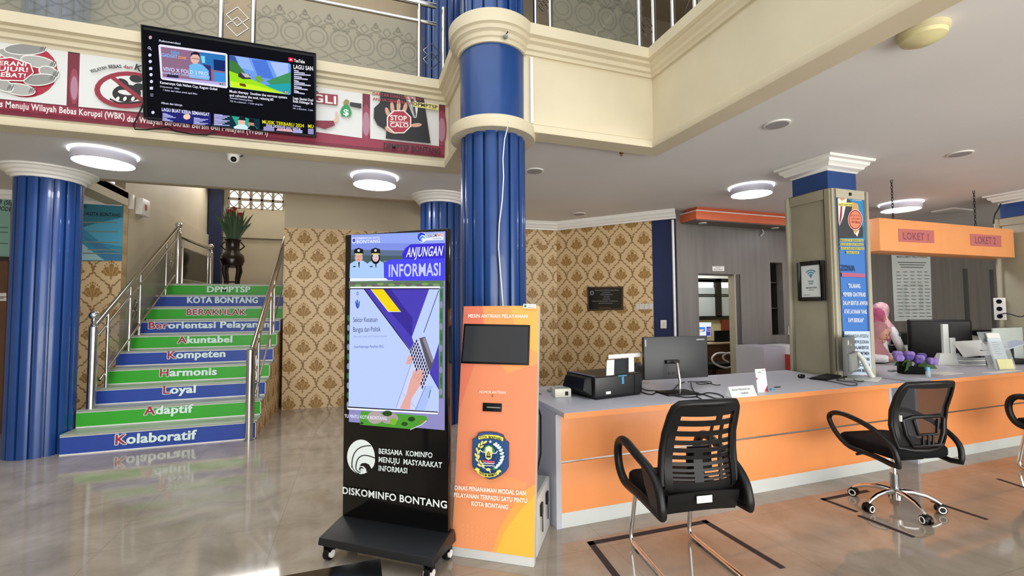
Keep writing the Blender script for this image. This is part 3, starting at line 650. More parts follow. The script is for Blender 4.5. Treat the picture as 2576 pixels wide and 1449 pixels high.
# wall boxes beside the stairs
pl = Plane((-2.945, 8, 0), (0, -1, 0), (0, 0, 1))
p = CAM+ray(351, 522)*((-2.95)/ray(351, 522).x); t = thing('emergency_light', 'white square box with red switches on the stair wall', 'switch box', tuple(p))
MB().box(-2.95, p.y-.13, p.z-.12, -2.87, p.y+.13, p.z+.12).build('housing', WHITEP, t, bevel=.01)
MB().box(-2.872, p.y-.06, p.z-.05, -2.866, p.y+.02, p.z+.05).build('cover', mat('pale_grey_plastic', 'cfcdc6', .4), t)
for k in (0, 1): MB().box(-2.867, p.y-.055+k*.035, p.z-.035, -2.858, p.y-.03+k*.035, p.z+.035).build('red_switch', mat('red_plastic', 'a8322c', .4), t)
p2 = CAM+ray(325, 508)*((-2.95)/ray(325, 508).x); tag(MB().box(-2.95, p2.y-.025, p2.z-.1, -2.90, p2.y+.025, p2.z+.1).build('door_sensor', WHITEP, bevel=.005), 'slim white upright sensor left of the emergency light box', 'sensor')
# posters on the left wall
pl = plY(7.37)
A = Art(pl, 0); A.p('2d7488', [(150, 503), (311, 514), (307, 656), (150, 653)]); A.p('2f8ba8', [(205, 575), (310, 545), (307, 656), (205, 656)])
A.p('4fa3c4', [(207, 572), (250, 560), (310, 548), (308, 620), (255, 612)]).p('39779f', [(206, 592), (307, 640), (307, 656), (265, 655)]).p('9cc3c9', [(206, 612), (262, 655), (206, 654)])
A.t('0d1c22', 'PELAYANAN', (150, 520), (217, 525), 9).t('0d1c22', 'TERPADU SATU PINTU KOTA BONTANG', (100, 536), (303, 546), 9)
for k, y in enumerate((559, 582, 609, 628, 637)): A.line('6f8a86', [(208+12*(k % 2), y), (296+2*k, y+1)], 3.4)
tag(A.build('wall_poster'), 'blue service poster on the wall between the column and the stair rail', 'poster')
A = Art(pl, 0); A.p('7fa79a', [(-60, 470), (28, 478), (24, 655), (-60, 650)])
A.t('101a18', 'COVID-19 (SE', (-60, 507), (27, 516), 11).t('101a18', 'DAN MODE', (-40, 525), (28, 532), 10)
for y in (571, 583, 611): A.line('54736a', [(-50, y), (20, y+1.5)], 3)
tag(A.build('wall_poster'), 'pale green poster at left edge behind the blue column', 'poster')
pd = plY(7.38); dxa, dza = pd.px(26, 657)
t = tag(MB().box(dxa-1.1, 7.34, 0, dxa, 7.41, dza).build('door_2', mat('brown_door', '5b3a25', .45, noise=.1)), kind='structure')
MB().box(dxa-1.15, 7.33, dza, dxa+.05, 7.42, dza+.05).build('trim', mat('dark_door_trim', '1e1713', .5), t)
dpx = plY(7.335); A = Art(dpx, 0); A.r('d9d4cc', -40, 737, 16, 746).r('d9d4cc', -40, 748, 16, 757).line('4a4038', [(-20, 750), (10, 750.5)], 2)
tag(A.build('door_sign'), 'white two line strip sign on the brown door at left edge', 'sign')
# ================================================================ BANNER ON THE BALCONY FASCIA
pl = plY(4.625); A = Art(pl, 0)
A.p('6f1a30', [(-60, 78), (1120, 249), (1118, 397), (-60, 281)])
A.p('1d0d14', [(-60, 78), (1120, 249), (1120, 260), (-60, 101)]).p('8c2b42', [(-60, 246), (1119, 366), (1118, 390), (-60, 268)])
for x, y0, y1 in ((187, 200, 235), (921, 285, 330), (1111, 300, 345)): A.e_('8f3a50', x, (y0+y1)/2, 12, 45).e_('a8788a', x, (y0+y1)/2+4, 9, 30)
A.p('d5d6d4', [(-60, 90), (172, 122), (168, 266), (-60, 243)])
A.p('d5d6d4', [(202, 129), (470, 168), (466, 293), (198, 269)])
A.p('d5d6d4', [(640, 188), (912, 225), (911, 348), (636, 311)])
A.p('d5d6d4', [(931, 228), (1104, 253), (1104, 368), (931, 349)])
# hands in a ring
A.e_('a31f38', 68, 180, 78, 66)
GRY = ['9b9c98', '8a8b88', 'a6a7a2']
for k, (x0, y0, x1, y1) in enumerate(((5, 130, 76, 152), (20, 125, 110, 125), (62, 150, 135, 165), (108, 178, 142, 190), (70, 205, 135, 200), (18, 222, 84, 232), (-10, 205, 30, 225))):
    dx, dy = x1-x0, y1-y0; A.e_('e2e1dd', (x0+x1)/2, (y0+y1)/2, math.hypot(dx, dy)/2+9, 15.5, rot=math.degrees(math.atan2(dy, dx))); A.e_(GRY[k % 3], (x0+x1)/2, (y0+y1)/2, math.hypot(dx, dy)/2+6, 13, rot=math.degrees(math.atan2(dy, dx)))
    for j in range(3): A.e_('6f706d', x1+(j-1)*5, y1-4+abs(j-1)*2, 1.6, 8, rot=25)
A.p('e2e1dd', [(0, 150), (32, 146), (82, 163), (90, 186), (64, 208), (6, 206), (-10, 190)]); A.p('a31f38', [(0, 153), (31, 149), (79, 165), (87, 186), (62, 205), (8, 203), (-8, 190)])
for s_, y, x0, x1 in (('BERANI', 169, -14, 70), ('JUJUR!', 183, -12, 74), ('HEBAT!', 198, -12, 68)): A.t('efeae6', s_, (x0, y-3), (x1, y+1), 10.5, shear=.2)
# no-corruption sign
for s_, p0, p1, h, col in (('WILAYAH', (233, 187), (273, 176), 8, '1a1a1a'), ('BEBAS', (277, 175), (309, 174), 8, '1a1a1a'), ('dari', (314, 174), (336, 177), 8, '8c2038'), ('KORUPSI', (341, 178), (445, 212), 15, '1a1a1a')): A.t(col, s_, p0, p1, h)
A.e_('8c1f33', 322, 229, 81, 46); A.e_('d5d6d4', 322, 229, 67, 35)
A.e_('141414', 322, 238, 36, 22).e_('d5d6d4', 320, 236, 20, 6, rot=8).e_('141414', 312, 212, 16, 10, rot=25).e_('141414', 345, 202, 16, 9, rot=10).e_('141414', 352, 222, 14, 9)
A.line('141414', [(280, 252), (300, 262), (330, 262), (370, 258)], 4)
for x in (300, 318, 338): A.e_('e2e2de', x, 252, 4, 6, rot=30)
A.p('8c1f33', [(276, 196), (286, 192), (374, 258), (364, 264)])
# levy panel
A.t('1a1a1a', 'TOLAK', (690, 222), (803, 236), 15)
A.p('8c2b3a', [(690, 226), (850, 242), (849, 268), (690, 250)]).t('e6e0dc', 'PUNGLI', (696, 248), (846, 265), 19)
A.p('238a4d', [(867, 266), (874, 266), (881, 275), (885, 287), (881, 296), (860, 296), (856, 284), (860, 274)]).t('e8f0e8', '$', (864, 292), (877, 294), 15)
A.p('8f7f46', [(864, 262), (868, 254), (874, 253), (879, 258), (876, 267), (866, 266)]).p('2a2629', [(881, 260), (909, 264), (909, 276), (880, 270)])
A.p('7a2033', [(700, 296), (745, 312), (792, 306), (840, 307), (843, 318), (818, 328), (790, 318), (745, 326), (700, 315)]).p('d1ae94', [(839, 308), (846, 300), (846, 283), (849, 284), (852, 297), (850, 309), (843, 312)])
# broker panel
A.p('121214', [(957, 234), (1015, 243), (1022, 256), (1040, 300), (1047, 300), (1044, 246), (1065, 251), (1082, 363), (970, 351), (972, 330), (950, 318), (940, 300), (941, 275), (955, 262)])
A.p('d9dad8', [(1022, 247), (1044, 249), (1050, 275), (1047, 298)]).p('3a3c40', [(1030, 250), (1040, 252), (1046, 292), (1043, 296)])
for x, y, rx, ry, ro in ((974, 285, 5, 12, -18), (986, 274, 5, 15, -6), (1002, 269, 5, 16, 2), (1018, 275, 5, 14, 14), (1046, 318, 14, 5, -6), (1000, 305, 28, 25, 0), (985, 330, 18, 8, 20)): A.e_('c99b84', x, y, rx, ry, rot=ro)
for s_, p0, p1 in (('DAFTAR DAN URUS IZIN', (937, 243), (1058, 258)), ('ANDA SENDIRI DI', (937, 256), (1032, 267))): A.t('a3303c', s_, p0, p1, 7)
A.p('d8cf7a', [(1037, 259), (1101, 268), (1101, 281), (1037, 272)]).t('15161a', 'DPMPTSP', (1039, 269), (1099, 278), 8.5)
def octo(cx_, cy_, r_): return [(cx_+r_*math.cos(R(22.5+45*k)), cy_+r_*.95*math.sin(R(22.5+45*k))) for k in range(8)]
A.p('e9e2de', octo(1003, 310, 33)).p('a0283a', octo(1003, 310, 30))
A.t('efe9e6', 'STOP', (982, 305), (1023, 307), 11).t('e6d8d4', 'MENGGUNAKAN', (980, 312), (1026, 314), 4).t('efe9e6', 'CALO', (981, 323), (1027, 324), 10)
A.t('e3d8d6', 'as Menuju Wilayah Bebas Korupsi (WBK)', (0, 273), (319, 305), 15).t('e3d8d6', 'dan Wilayah Birokrasi Bersih dan Melayani (WBBM)', (325, 310), (676, 344), 14)
A.t('1a1215', 'DPMPTSP BONTANG', (965, 377), (1107, 391), 14)
tag(A.build('fascia_banner'), 'long maroon banner with four white panels along the balcony fascia', 'banner')
# ================================================================ TELEVISION
TO, TW, TH = Vector((-1.695, 4.545, 3.105)), 1.335, .757; TV_ = Vector((0, -.10, .75)).normalized()
t = thing('television', 'large wall television tilted down over the maroon banner showing a video menu', 'television', tuple(TO+Vector((TW/2, 0, 0))))
pl = Plane(TO, (1, 0, 0), TV_)
def tvbox(mb, u0, v0, u1, v1, d0, d1, m=0):
    q = [pl.pt((u, v), d) for d in (d0, d1) for u, v in ((u0, v0), (u1, v0), (u1, v1), (u0, v1))]; mb.add(q, [(3, 2, 1, 0), (4, 5, 6, 7), (0, 1, 5, 4), (1, 2, 6, 5), (2, 3, 7, 6), (3, 0, 4, 7)], m)
b_ = MB(); tvbox(b_, 0, 0, TW, TH, -.045, -.004); b_.build('housing', BLACK, t, bevel=.004)
b_ = MB(); tvbox(b_, -.0, -.0, .008, TH, -.004, .004); tvbox(b_, TW-.008, 0, TW, TH, -.004, .004); tvbox(b_, 0, 0, TW, .014, -.004, .004); tvbox(b_, 0, TH-.008, TW, TH, -.004, .004); b_.build('bezel', BLACK, t)
b_ = MB().box(-1.25, 4.575, 3.2, -.8, 4.62, 3.45); b_.build('wall_mount', BLACK, t)
A = Art(pl, -.003, e=1.0)
A.p('05060f', [(359, 73), (789, 142), (793, 341), (371, 301)])
A.t('cfd3ea', 'Rekomendasi', (400, 104), (454, 112), 5)
def rr(x0, y0, x1, y1, s0, s1, g=0): return [(x0-g, y0-g), (x1+g, y1-g), (x1+g, y1+s1+g), (x0-g+2, y0+s0+g)]
A.p('e8e4ff', [(398, 114), (402, 111), (568, 134), (572, 138), (573, 219), (569, 222), (408, 200), (404, 196)])
A.p('8d6a86', [(404, 117), (567, 139), (568, 216), (409, 195)]).p('2a74b8', [(503, 131), (567, 139), (567, 180), (505, 170)]).p('7fd4ee', [(505, 140), (515, 141), (516, 158), (508, 158)]).p('0f2a66', [(537, 149), (566, 153), (566, 180), (538, 176)]).p('3f90dc', [(538, 180), (567, 184), (568, 216), (541, 212)])
A.p('2b2440', [(420, 186), (449, 189), (449, 197), (420, 194)]).p('b6aee0', [(408, 193), (568, 208), (568, 216), (409, 196)])
A.p('3a2b6b', [(500, 160), (530, 165), (532, 203), (520, 202)])
A.p('6fb6e8', [(476, 164), (492, 158), (510, 163), (525, 178), (527, 202), (476, 195)]).e_('e0b4a6', 491, 147, 11.5, 14).p('1a1330', [(480, 143), (481, 134), (491, 130), (502, 134), (503, 146), (498, 138), (485, 137)]).line('2c2238', [(482, 147), (502, 149)], 1.2)
A.t('38b6ff', 'blibli', (431, 134), (451, 137), 6).t('79bcff', 'GADGET', (407, 142), (447, 147), 8).t('ff9f4a', 'ZONE', (448, 147), (469, 150), 6)
A.t('cfd8ff', 'VIVO X FOLD 3 PRO', (411, 178), (523, 191), 9).t('b9c4f2', 'HAPE LIPAT DENGAN KAMERA!', (410, 186), (528, 198), 5)
A.p('101225', [(553, 209), (567, 211), (567, 216), (553, 214)]).t('ffffff', '12.35', (555, 213), (566, 215), 3.4)
# second thumbnail: mountain meadow
A.p('6f9bea', [(577, 139), (728, 160), (732, 163), (732, 237), (728, 239), (580, 220), (578, 216)])
A.p('8fb2f5', [(590, 141), (625, 146), (640, 180), (600, 170)]).p('4c77d6', [(633, 150), (670, 152), (690, 200), (650, 195)]).p('a6bff2', [(680, 156), (725, 160), (726, 185), (700, 200)]).p('39559a', [(577, 139), (592, 143), (608, 180), (577, 175)])
A.p('3f7a3c', [(577, 150), (598, 160), (618, 185), (600, 200), (578, 190)]).p('6fa844', [(640, 195), (655, 190), (665, 205), (650, 210)]).p('3f8f5a', [(670, 205), (732, 182), (732, 215), (690, 220)]).p('20a0a8', [(662, 215), (732, 210), (732, 236), (700, 228)])
A.p('9be01a', [(577, 179), (620, 195), (660, 212), (700, 230), (728, 239), (580, 220)]).p('c8ee28', [(579, 205), (640, 215), (720, 237), (580, 220)])
A.p('3a3138', [(600, 188), (606, 183), (630, 190), (632, 200), (612, 200), (600, 194)]).p('b7b4bd', [(606, 183), (624, 188), (634, 196), (618, 196)]).p('6a3f1c', [(603, 210), (617, 212), (620, 217), (618, 220), (604, 216)])
A.p('1a2410', [(712, 229), (728, 231), (728, 236), (712, 234)]).t('ffffff', '1.30.01', (713, 233), (727, 235), 3.4)
A.p('ff2a4a', [(726, 146), (738, 147), (738, 157), (726, 155)]).p('ffffff', [(730, 148.5), (735, 152), (730, 154)]).t('ffffff', 'YouTube', (740, 157), (767, 161), 8)
A.t('f4f4ff', 'LAGU SAN', (739, 174), (788, 179), 10)
for k in range(12): A.line('c9c8e4', [(740, 178.5+k*5), (752+((k*7) % 5)*7.5, 180.5+k*5.2)], 3)
A.t('f0f0ff', 'Kameranya Gak Nahan Cuy, Kagum Gokel', (405, 212), (548, 229), 6).t('b9bbd8', 'Dwiputrawir . Blibli', (405, 221), (453, 227), 4).t('c7c9e4', '1 bulan dari tahun untuk apel Iblan', (413, 230), (498, 240), 4)
A.t('f0f0ff', 'Music therapy  Soothes the nervous system', (579, 234), (723, 250), 6).t('f0f0ff', 'and refreshes the soul, relaxing #2', (579, 244), (689, 255), 6).t('b9bbd8', 'Beautiful Relaxing Music', (580, 250), (637, 257), 4).t('b9bbd8', '795 rb x ditonton . 1 bulan yang lalu', (580, 258), (662, 267), 4)
A.t('f0f0ff', 'Lagu Santai Dud', (738, 251), (788, 257), 6).t('f0f0ff', 'Enak Didengar Sa', (738, 259), (788, 265), 6).t('b9bbd8', 'Indimusic', (738, 269), (758, 272), 4).t('b9bbd8', '101 x ditonton . 2 jam', (738, 276), (788, 281), 4)
A.t('d5d6ee', 'Album dan lainnya', (408, 263), (461, 269), 5)
A.p('20236e', [(410, 274), (532, 288), (533, 317), (412, 306)]).t('e9e9ff', 'LAGU BUAT KERJA SEMANGAT', (410, 281), (529, 294), 8)
for k in range(7): A.line('aeb2ea', [(412, 287+k*3), (424+((k*5) % 4)*7, 289+k*3)], 2).line('aeb2ea', [(490, 298+k*2.6), (505+((k*3) % 4)*7, 300+k*2.6)], 1.8)
A.e_('f2c9b4', 473, 296, 9, 7)
A.p('0f2f3a', [(540, 288), (655, 302), (655, 330), (541, 319)]).p('2aa58a', [(585, 294), (625, 299), (650, 326), (600, 322)])
for k in range(10): A.line('b9b6f0', [(541, 290+k*2.9), (562+((k*7) % 4)*6, 292+k*2.9)], 2)
A.e_('e5b7a6', 610, 309, 9, 13).p('16161e', [(601, 304), (606, 296), (618, 297), (621, 306)]).p('cfe6ee', [(590, 322), (603, 315), (620, 316), (632, 330), (592, 326)]).e_('b98a7c', 634, 314, 7, 10).p('101018', [(627, 310), (630, 302), (640, 303), (643, 312)]).p('15151f', [(624, 328), (632, 318), (644, 320), (650, 330)])
A.t('e8e11a', 'MUSIK TERBARU 2024', (662, 313), (766, 323), 8).t('d9d4f4', 'ENAK DIDENGAR SAAT SANTAI', (672, 321), (757, 330), 6).p('d9a9b6', [(700, 325), (735, 328), (738, 335), (696, 331)])
for k in range(4): A.line('b9b6f0', [(665, 322+k*2.6), (692, 324+k*2.6)], 1.6).line('b9b6f0', [(738, 329+k*2.2), (762, 331+k*2)], 1.6)
A.t('e8e11a', 'MU', (776, 324), (790, 325), 8)
for k in range(6): A.line('b9b6f0', [(776, 327+k*2.4), (790, 328+k*2.4)], 1.4)
for k, (x, y) in enumerate(((384, 100), (382, 127), (383, 144), (384, 160), (385, 177), (386, 193), (387, 210), (387, 226), (388, 243), (391, 287))):
    if k == 0: A.e_('c79aa8', x, y, 4, 4.5)
    elif k == 1: A.e_('d5d6ee', x-1, y-1, 3.4, 3.4).e_('05060f', x-1, y-1, 2, 2).line('d5d6ee', [(x+1, y+1), (x+5, y+5)], 1.6)
    elif k == 8:
        for j in range(3): A.line('8a8ca8', [(x-4, y-3+j*3), (x+4, y-2+j*3)], 1.4)
    elif k in (4, 7): A.r('d5d6ee', x-4, y-3, x+4, y+4)
    else: A.e_('d5d6ee', x, y, 4, 4)
A.build('screen', t)
pl = plY(4.565)
tag(MB().tube([pl.P(x, y) for x, y in ((366, 250), (350, 285), (336, 315), (340, 325), (370, 326), (400, 323), (420, 318), (440, 330), (480, 337), (520, 340), (536, 334), (540, 325))], .006, 6).build('television_cable', BLACK), 'thin black cables looping below the television', 'cable')
# cctv dome
d = CAM+ray(588, 379)*((3.0-CAMH)/ray(588, 379).z); t = thing('dome_camera', 'white dome camera with black lens on the ceiling under the banner', 'camera', tuple(d))
MB().lathe([(.055, 3.0), (.06, 2.985), (.058, 2.95), (.03, 2.945)], (d.x, d.y, 0), 24).build('base', WHITEP, t); MB().ball((d.x, d.y, 2.93), .052).build('housing', WHITEP, t)
e = (CAM-Vector((d.x, d.y, 2.92))).normalized(); c_ = Vector((d.x, d.y, 2.925))+e*.038; c_.z -= .006; MB().ball(c_, .026).build('lens', GLOSSB, t); MB().tube([(d.x+.05, d.y, 2.95), (d.x+.08, d.y-.01, 2.955)], .005, 6).build('cable', BLACK, t)
# ================================================================ BALCONY RAILINGS
ETCH = mat('frosted_etching', '62665c', .6, noise=0, alpha=.3); PANE = mat('balcony_glass', '8d8e7e', .06, noise=.08, scale=2, alpha=.5, spec=.6)
def motif(mb, pt, u, v, h, m=0):
    def tb(pts, wd=.006):
        P = [pt(u+a*h, v+b*h) for a, b in pts]
        for i in range(len(P)-1):
            a, b = P[i], P[i+1]; d = (b-a).normalized(); n = d.cross(NRM).normalized()*wd; mb.add([a-n, b-n, b+n, a+n], [(0, 1, 2, 3)], m)
    for s_ in (-1, 1):
        tb([(s_*(.02+.20*math.sin(t_)+.06*t_), .62+.30*t_/3.3+.04*math.sin(2*t_)) for t_ in [k*.35 for k in range(10)]], .008)
        tb([(s_*.20, .93), (s_*.26, .88), (s_*.24, .81), (s_*.19, .83)], .006)
        tb([(s_*.20*math.sin(t_), .42-.22*math.cos(t_)) for t_ in [k*.35 for k in range(10)]], .008)
        tb([(s_*.13*math.sin(t_), .42-.12*math.cos(t_)) for t_ in [k*.35 for k in range(10)]], .005)
        tb([(s_*(.05+.16*math.sin(t_)), .18-.18*t_/3.3) for t_ in [k*.35 for k in range(10)]], .007)
        tb([(0, .66), (s_*.08, .76), (0, .86)], .007)
        tb([(s_*.06, .62), (s_*.16, .66), (s_*.10, .58)], .006)
def balcony(label, O, U, posts, panels, L, loc, mot):
    global NRM
    t = thing('balcony_railing', label, 'railing', loc); O = Vector(O); U = Vector(U); NRM = U.cross(Vector((0, 0, 1)))
    pt = lambda u, z: O+U*u+Vector((0, 0, z))
    for z, r_, n_ in ((.06, .02, 'bottom_rail'), (.72, .02, 'middle_rail'), (.92, .03, 'handrail')): MB().tube([pt(L[0], z), pt(L[1], z)], r_, 10).build(n_, STEEL, t)
    for u in posts: MB().tube([pt(u, 0), pt(u, .92)], .022, 10).build('post', STEEL, t)
    for a, b in zip(posts[::2], posts[1::2]):
        mb = MB(); s_ = (b-a)*.30
        for k in (-1, 1):
            z = .36+k*s_*.62; c_ = (a+b)/2; mb.tube([pt(c_+s_*1.15, z), pt(c_, z+s_*1.15), pt(c_-s_*1.15, z), pt(c_, z-s_*1.15)], .007, 5, closed=True)
        mb.build('diamond_ornament', STEEL, t)
    for a, b in panels:
        g = MB().add([pt(a+.03, .09), pt(b-.03, .09), pt(b-.03, .69), pt(a+.03, .69)], [(0, 1, 2, 3)]).build('glass_panel', PANE, t)
        if mot:
            mb = MB(); n = max(1, round((b-a)/.21)); NR = NRM*.004
            for k in range(n): motif(mb, lambda u, v: pt(u, v)+NR, a+(k+.5)*(b-a)/n, .14, .50)
            mb.build('etching', ETCH, g)
pl = plY(4.74)
ux = lambda x, y: pl.px(x, y)[0]
ps = [ux(225, 20), ux(300, 30), ux(556, 60), ux(637, 80), ux(1055, 100), ux(1116, 110)]
gap = ps[3]-ps[2]; ps[1] = ps[0]; ps[0] = ps[1]-gap
balcony('chrome balcony railing with etched glass above the maroon banner', (0, 4.74, ZTOP), (1, 0, 0), [ps[2]-1.72-gap, ps[2]-1.72]+ps[2:], [(-6.0, ps[2]-1.72-gap), (ps[2]-1.72, ps[2]), (ps[3], ps[4])], (-6.5, .80), (0, 4.74, ZTOP), True)
pl = plY(3.58); ps = [ux(1347, 60), ux(1384, 60), ux(1609, 90), ux(1645, 100)]
balcony('chrome balcony railing with etched glass right of the tall blue column', (0, 3.58, ZTOP), (1, 0, 0), ps, [(ps[1], ps[2])], (1.42, 2.70), (2, 3.58, ZTOP), True)
balcony('chrome balcony railing running along the right side of the atrium', (2.70, 3.5, ZTOP), (0, -1, 0), [.22, .5, 1.9, 2.2, 3.6, 3.9], [(.5, 1.9), (2.2, 3.6)], (.05, 6), (2.7, 2, ZTOP), True)
# ================================================================ CEILING FITTINGS
LAMP = mat('lit_diffuser', 'f6f6ff', .3, noise=0, emis=42); RIM = mat('lamp_rim', 'c9c9d6', .35, noise=0)
def zc(x, y, z=3.0): d = ray(x, y); return CAM+d*((z-CAMH)/d.z)
for (x, y), lab in zip(((262, 411), (943, 466), (1890, 489), (2266, 528)), ('lit round ceiling lamp above the left blue column and stairs', 'lit round ceiling lamp between banner and staircase', 'lit round ceiling lamp in front of the orange canopy', 'lit round ceiling lamp above the hanging orange sign')):
    p = zc(x, y, 2.90); t = thing('ceiling_lamp', lab, 'lamp', (p.x, p.y, 3.0), 0, None); o = (p.x, p.y, 0)
    MB().lathe([(.262, 2.999), (.262, 2.985), (.24, 2.982)], o, 40).build('rim', mat('lit_rim', 'f2f2f8', .3, noise=0, emis=2.2), t); MB().lathe([(.24, 2.985), (.243, 2.90), (.236, 2.897)], o, 40).build('housing', RIM, t)
    MB().lathe([(.238, 2.898), (.20, 2.893), (.001, 2.890)], o, 40).build('diffuser', LAMP, t)
for (x, y), lab in zip(((1345, 430), (1457, 538), (1955, 313), (2415, 387)), ('round grey ceiling speaker just right of the tall blue column', 'small far round ceiling speaker near the damask wall', 'round grey ceiling speaker in middle of the right ceiling', 'round grey ceiling speaker above the square pillar right')):
    p = zc(x, y, 2.995); t = thing('ceiling_speaker', lab, 'speaker', (p.x, p.y, 3.0)); MB().lathe([(.10, 2.999), (.10, 2.990), (.088, 2.988)], (p.x, p.y, 0), 32).build('rim', WHITE, t); MB().lathe([(.086, 2.9865), (.001, 2.986)], (p.x, p.y, 0), 32).build('grille', mat('speaker_grille', '9c9a9c', .6), t)
p = zc(2322, 88, 2.97); t = thing('ceiling_lamp', 'unlit yellowed round ceiling lamp at top right', 'lamp', (p.x, p.y, 3.0))
YEL = mat('yellowed_diffuser', 'cfc795', .3, noise=.06)
MB().lathe([(.115, 2.999), (.115, 2.975), (.105, 2.965)], (p.x, p.y, 0), 32).build('rim', mat('aged_rim', 'c4bb94', .4), t); MB().lathe([(.105, 2.968), (.10, 2.945), (.06, 2.925), (.001, 2.915)], (p.x, p.y, 0), 32).build('diffuser', YEL, t)
p = zc(2395, 532, 2.98); t = thing('ceiling_vent', 'flat white rectangular vent far back on the right ceiling', 'vent', (p.x, p.y, 3)); MB().box(p.x-.25, p.y-.15, 2.975, p.x+.25, p.y+.15, 3.0).build('frame', WHITEP, t, bevel=.004)
p = zc(1563, 384, 2.95); t = thing('sprinkler', 'tiny brass sprinkler under the beige balcony edge', 'sprinkler', tuple(p)); MB().lathe([(.02, 2.95), (.02, 2.94), (.006, 2.938), (.006, 2.925), (.016, 2.922)], (p.x, p.y, 0), 12).build('head', mat('brass', '8a7440', .3, 1), t)
# orange canopy over the grey wall
ORC = mat('orange_canopy_paint', 'd66c45', .45, noise=.04)
t = thing('canopy', 'orange canopy with white trim over the grey panelled wall', 'canopy', (8, 5.6, 2.85))
MB().box(4.78, 5.40, 2.80, 9.3, 5.75, 2.925).build('lower_band', ORC, t, bevel=.004); MB().box(4.85, 5.46, 2.935, 9.3, 5.75, 3.0).build('upper_band', mat('dark_orange_paint', 'c05c38', .5), t)
MB().box(4.775, 5.39, 2.923, 9.3, 5.75, 2.936).build('trim', WHITE, t)
MB().box(4.80, 5.42, 2.788, 9.3, 5.75, 2.801).build('soffit', mat('grey_soffit', '6d6660', .5), t)
for x, y, la in ((1787, 556, 'left'), (1972, 569, 'right')):
    q_ = CAM+ray(x, y)*((2.787-CAMH)/ray(x, y).z); tt = thing('downlight', 'unlit white downlight under the '+la+' part of the orange canopy', 'downlight', (q_.x, 5.6, 2.787)); MB().lathe([(.06, 2.788), (.06, 2.778), (.045, 2.776), (.001, 2.779)], (q_.x, 5.58, 0), 24).build('trim_ring', WHITEP, tt)
# hanging counter sign
SGN = mat('orange_sign', 'f0a163', .45, noise=.03)
t = thing('hanging_sign', 'hanging orange box sign with two counter plates above the second counter', 'sign', (7.2, 3.6, 2.16)); ps_ = plY(3.45)
x0, z1 = ps_.px(2211, 546); x1, z0 = ps_.px(2553, 641); z1 = 2.49; z0 = 2.115
MB().box(x0, 3.45, z0, x1, 3.72, z1).build('box', SGN, t, bevel=.006)
for k, (a, b, s_) in enumerate((((2259, 575), (2349, 612), 'LOKET 1'), ((2440, 588), (2518, 622), 'LOKET 2'))):
    A = Art(ps_, .002); A.p('c4706a', [(a[0], a[1]), (b[0], a[1]+5), (b[0]+1, b[1]), (a[0]+1, b[1]-4)]); A.t('8c4a5c', s_, (a[0]+13, b[1]-10), (b[0]-13, b[1]-7), 17); A.build('plate', t)
for x, y in ((2224, 457), (2457, 478)):
    q_ = zc(x, y); mb = MB(); n = 14; zz = [3.0-(3.0-2.49)*k/n for k in range(n+1)]
    for k in range(n):
        c_ = Vector((q_.x, 3.58, (zz[k]+zz[k+1])/2)); ax = Vector((1, 0, 0)) if k % 2 else Vector((0, 1, 0)); mb.tube([c_+ax*.010*math.cos(t_)+Vector((0, 0, .022*math.sin(t_))) for t_ in [j*math.pi/4 for j in range(8)]], .0035, 5, closed=True)
    mb.build('chain', BLACK, t)
# ================================================================ DIGITAL KIOSK
KU, KN = Vector((.793, -.609, 0)), Vector((-.609, -.793, 0)); KO = (Vector((.14, 2.79, 0))-KN*.2)*.98
t = thing('digital_kiosk', 'tall black digital signage kiosk with lit information screen on a wheeled base', 'kiosk', tuple(KO-KN*.0))
KM = Matrix((( KU.x, -KN.x, 0, KO.x), (KU.y, -KN.y, 0, KO.y), (0, 0, 1, 0), (0, 0, 0, 1)))    # local x along face, y away from viewer
def kb(x0, y0, z0, x1, y1, z1, **k): return MB().box(x0, y0, z0, x1, y1, z1, M=KM, **k)
kb(-.405, 0, .13, .342, .05, 1.972).build('body', GLOSSB, t, bevel=.012)
kb(-.30, .05, .5, .24, .075, 1.7).build('rear_cover', BLACK, t, bevel=.01)
bs = MB(); prof = [(-.215, .095), (-.205, .135), (-.02, .175), (.055, .175), (.075, .135), (.08, .095)]
P = [KM @ Vector((x, y, z)) for x in (-.405, .355) for y, z in prof]; n = len(prof)
bs.add(P, [tuple(range(n)), tuple(range(2*n-1, n-1, -1))]+[(i, n+i, n+(i+1) % n, (i+1) % n) for i in range(n)]); bs.build('base', mat('satin_black_metal', '101216', .42, noise=.05), t, bevel=.006)
for x, y in ((-.36, -.17), (.31, -.17), (-.36, .045), (.31, .045)):
    cb = MB().tube([KM @ Vector((x, y, .096)), KM @ Vector((x, y, .06))], .014, 8); cb.box(x-.025, y-.018, .05, x-.018, y+.02, .09, M=KM).box(x+.018, y-.018, .05, x+.025, y+.02, .09, M=KM); co = cb.build('caster', BLACK, t)
    MB().tube([KM @ Vector((x-.016, y, .036)), KM @ Vector((x+.016, y, .036))], .036, 20, 0).build('wheel', BLACK, co); MB().tube([KM @ Vector((x-.027, y, .036)), KM @ Vector((x+.027, y, .036))], .022, 16).build('hub', WHITEP, co)
pl = Plane(KO, KU, (0, 0, 1)); A = Art(pl, .002, .0003, e=1.0)
q0, q1, q2, q3 = (884, 591), (1121, 582), (1119, 1082), (878, 1061)
A.p('8f8ac0', [q0, q1, q2, q3])
A.p('8fa3f0', [q0, q1, (1121, 640), (884, 640)]).p('7f90e2', [(884, 612), (1121, 612), (1121, 650), (884, 650)]).p('5d6f8c', [(884, 628), (1121, 632), (1121, 700), (883, 703)]).p('4a5d62', [(884, 642), (1020, 644), (1020, 690), (883, 690)])
for k in range(14): A.e_('6f8370' if k % 2 else '3c5048', 890+k*9, 655+(k*7) % 30, 7, 2.4)
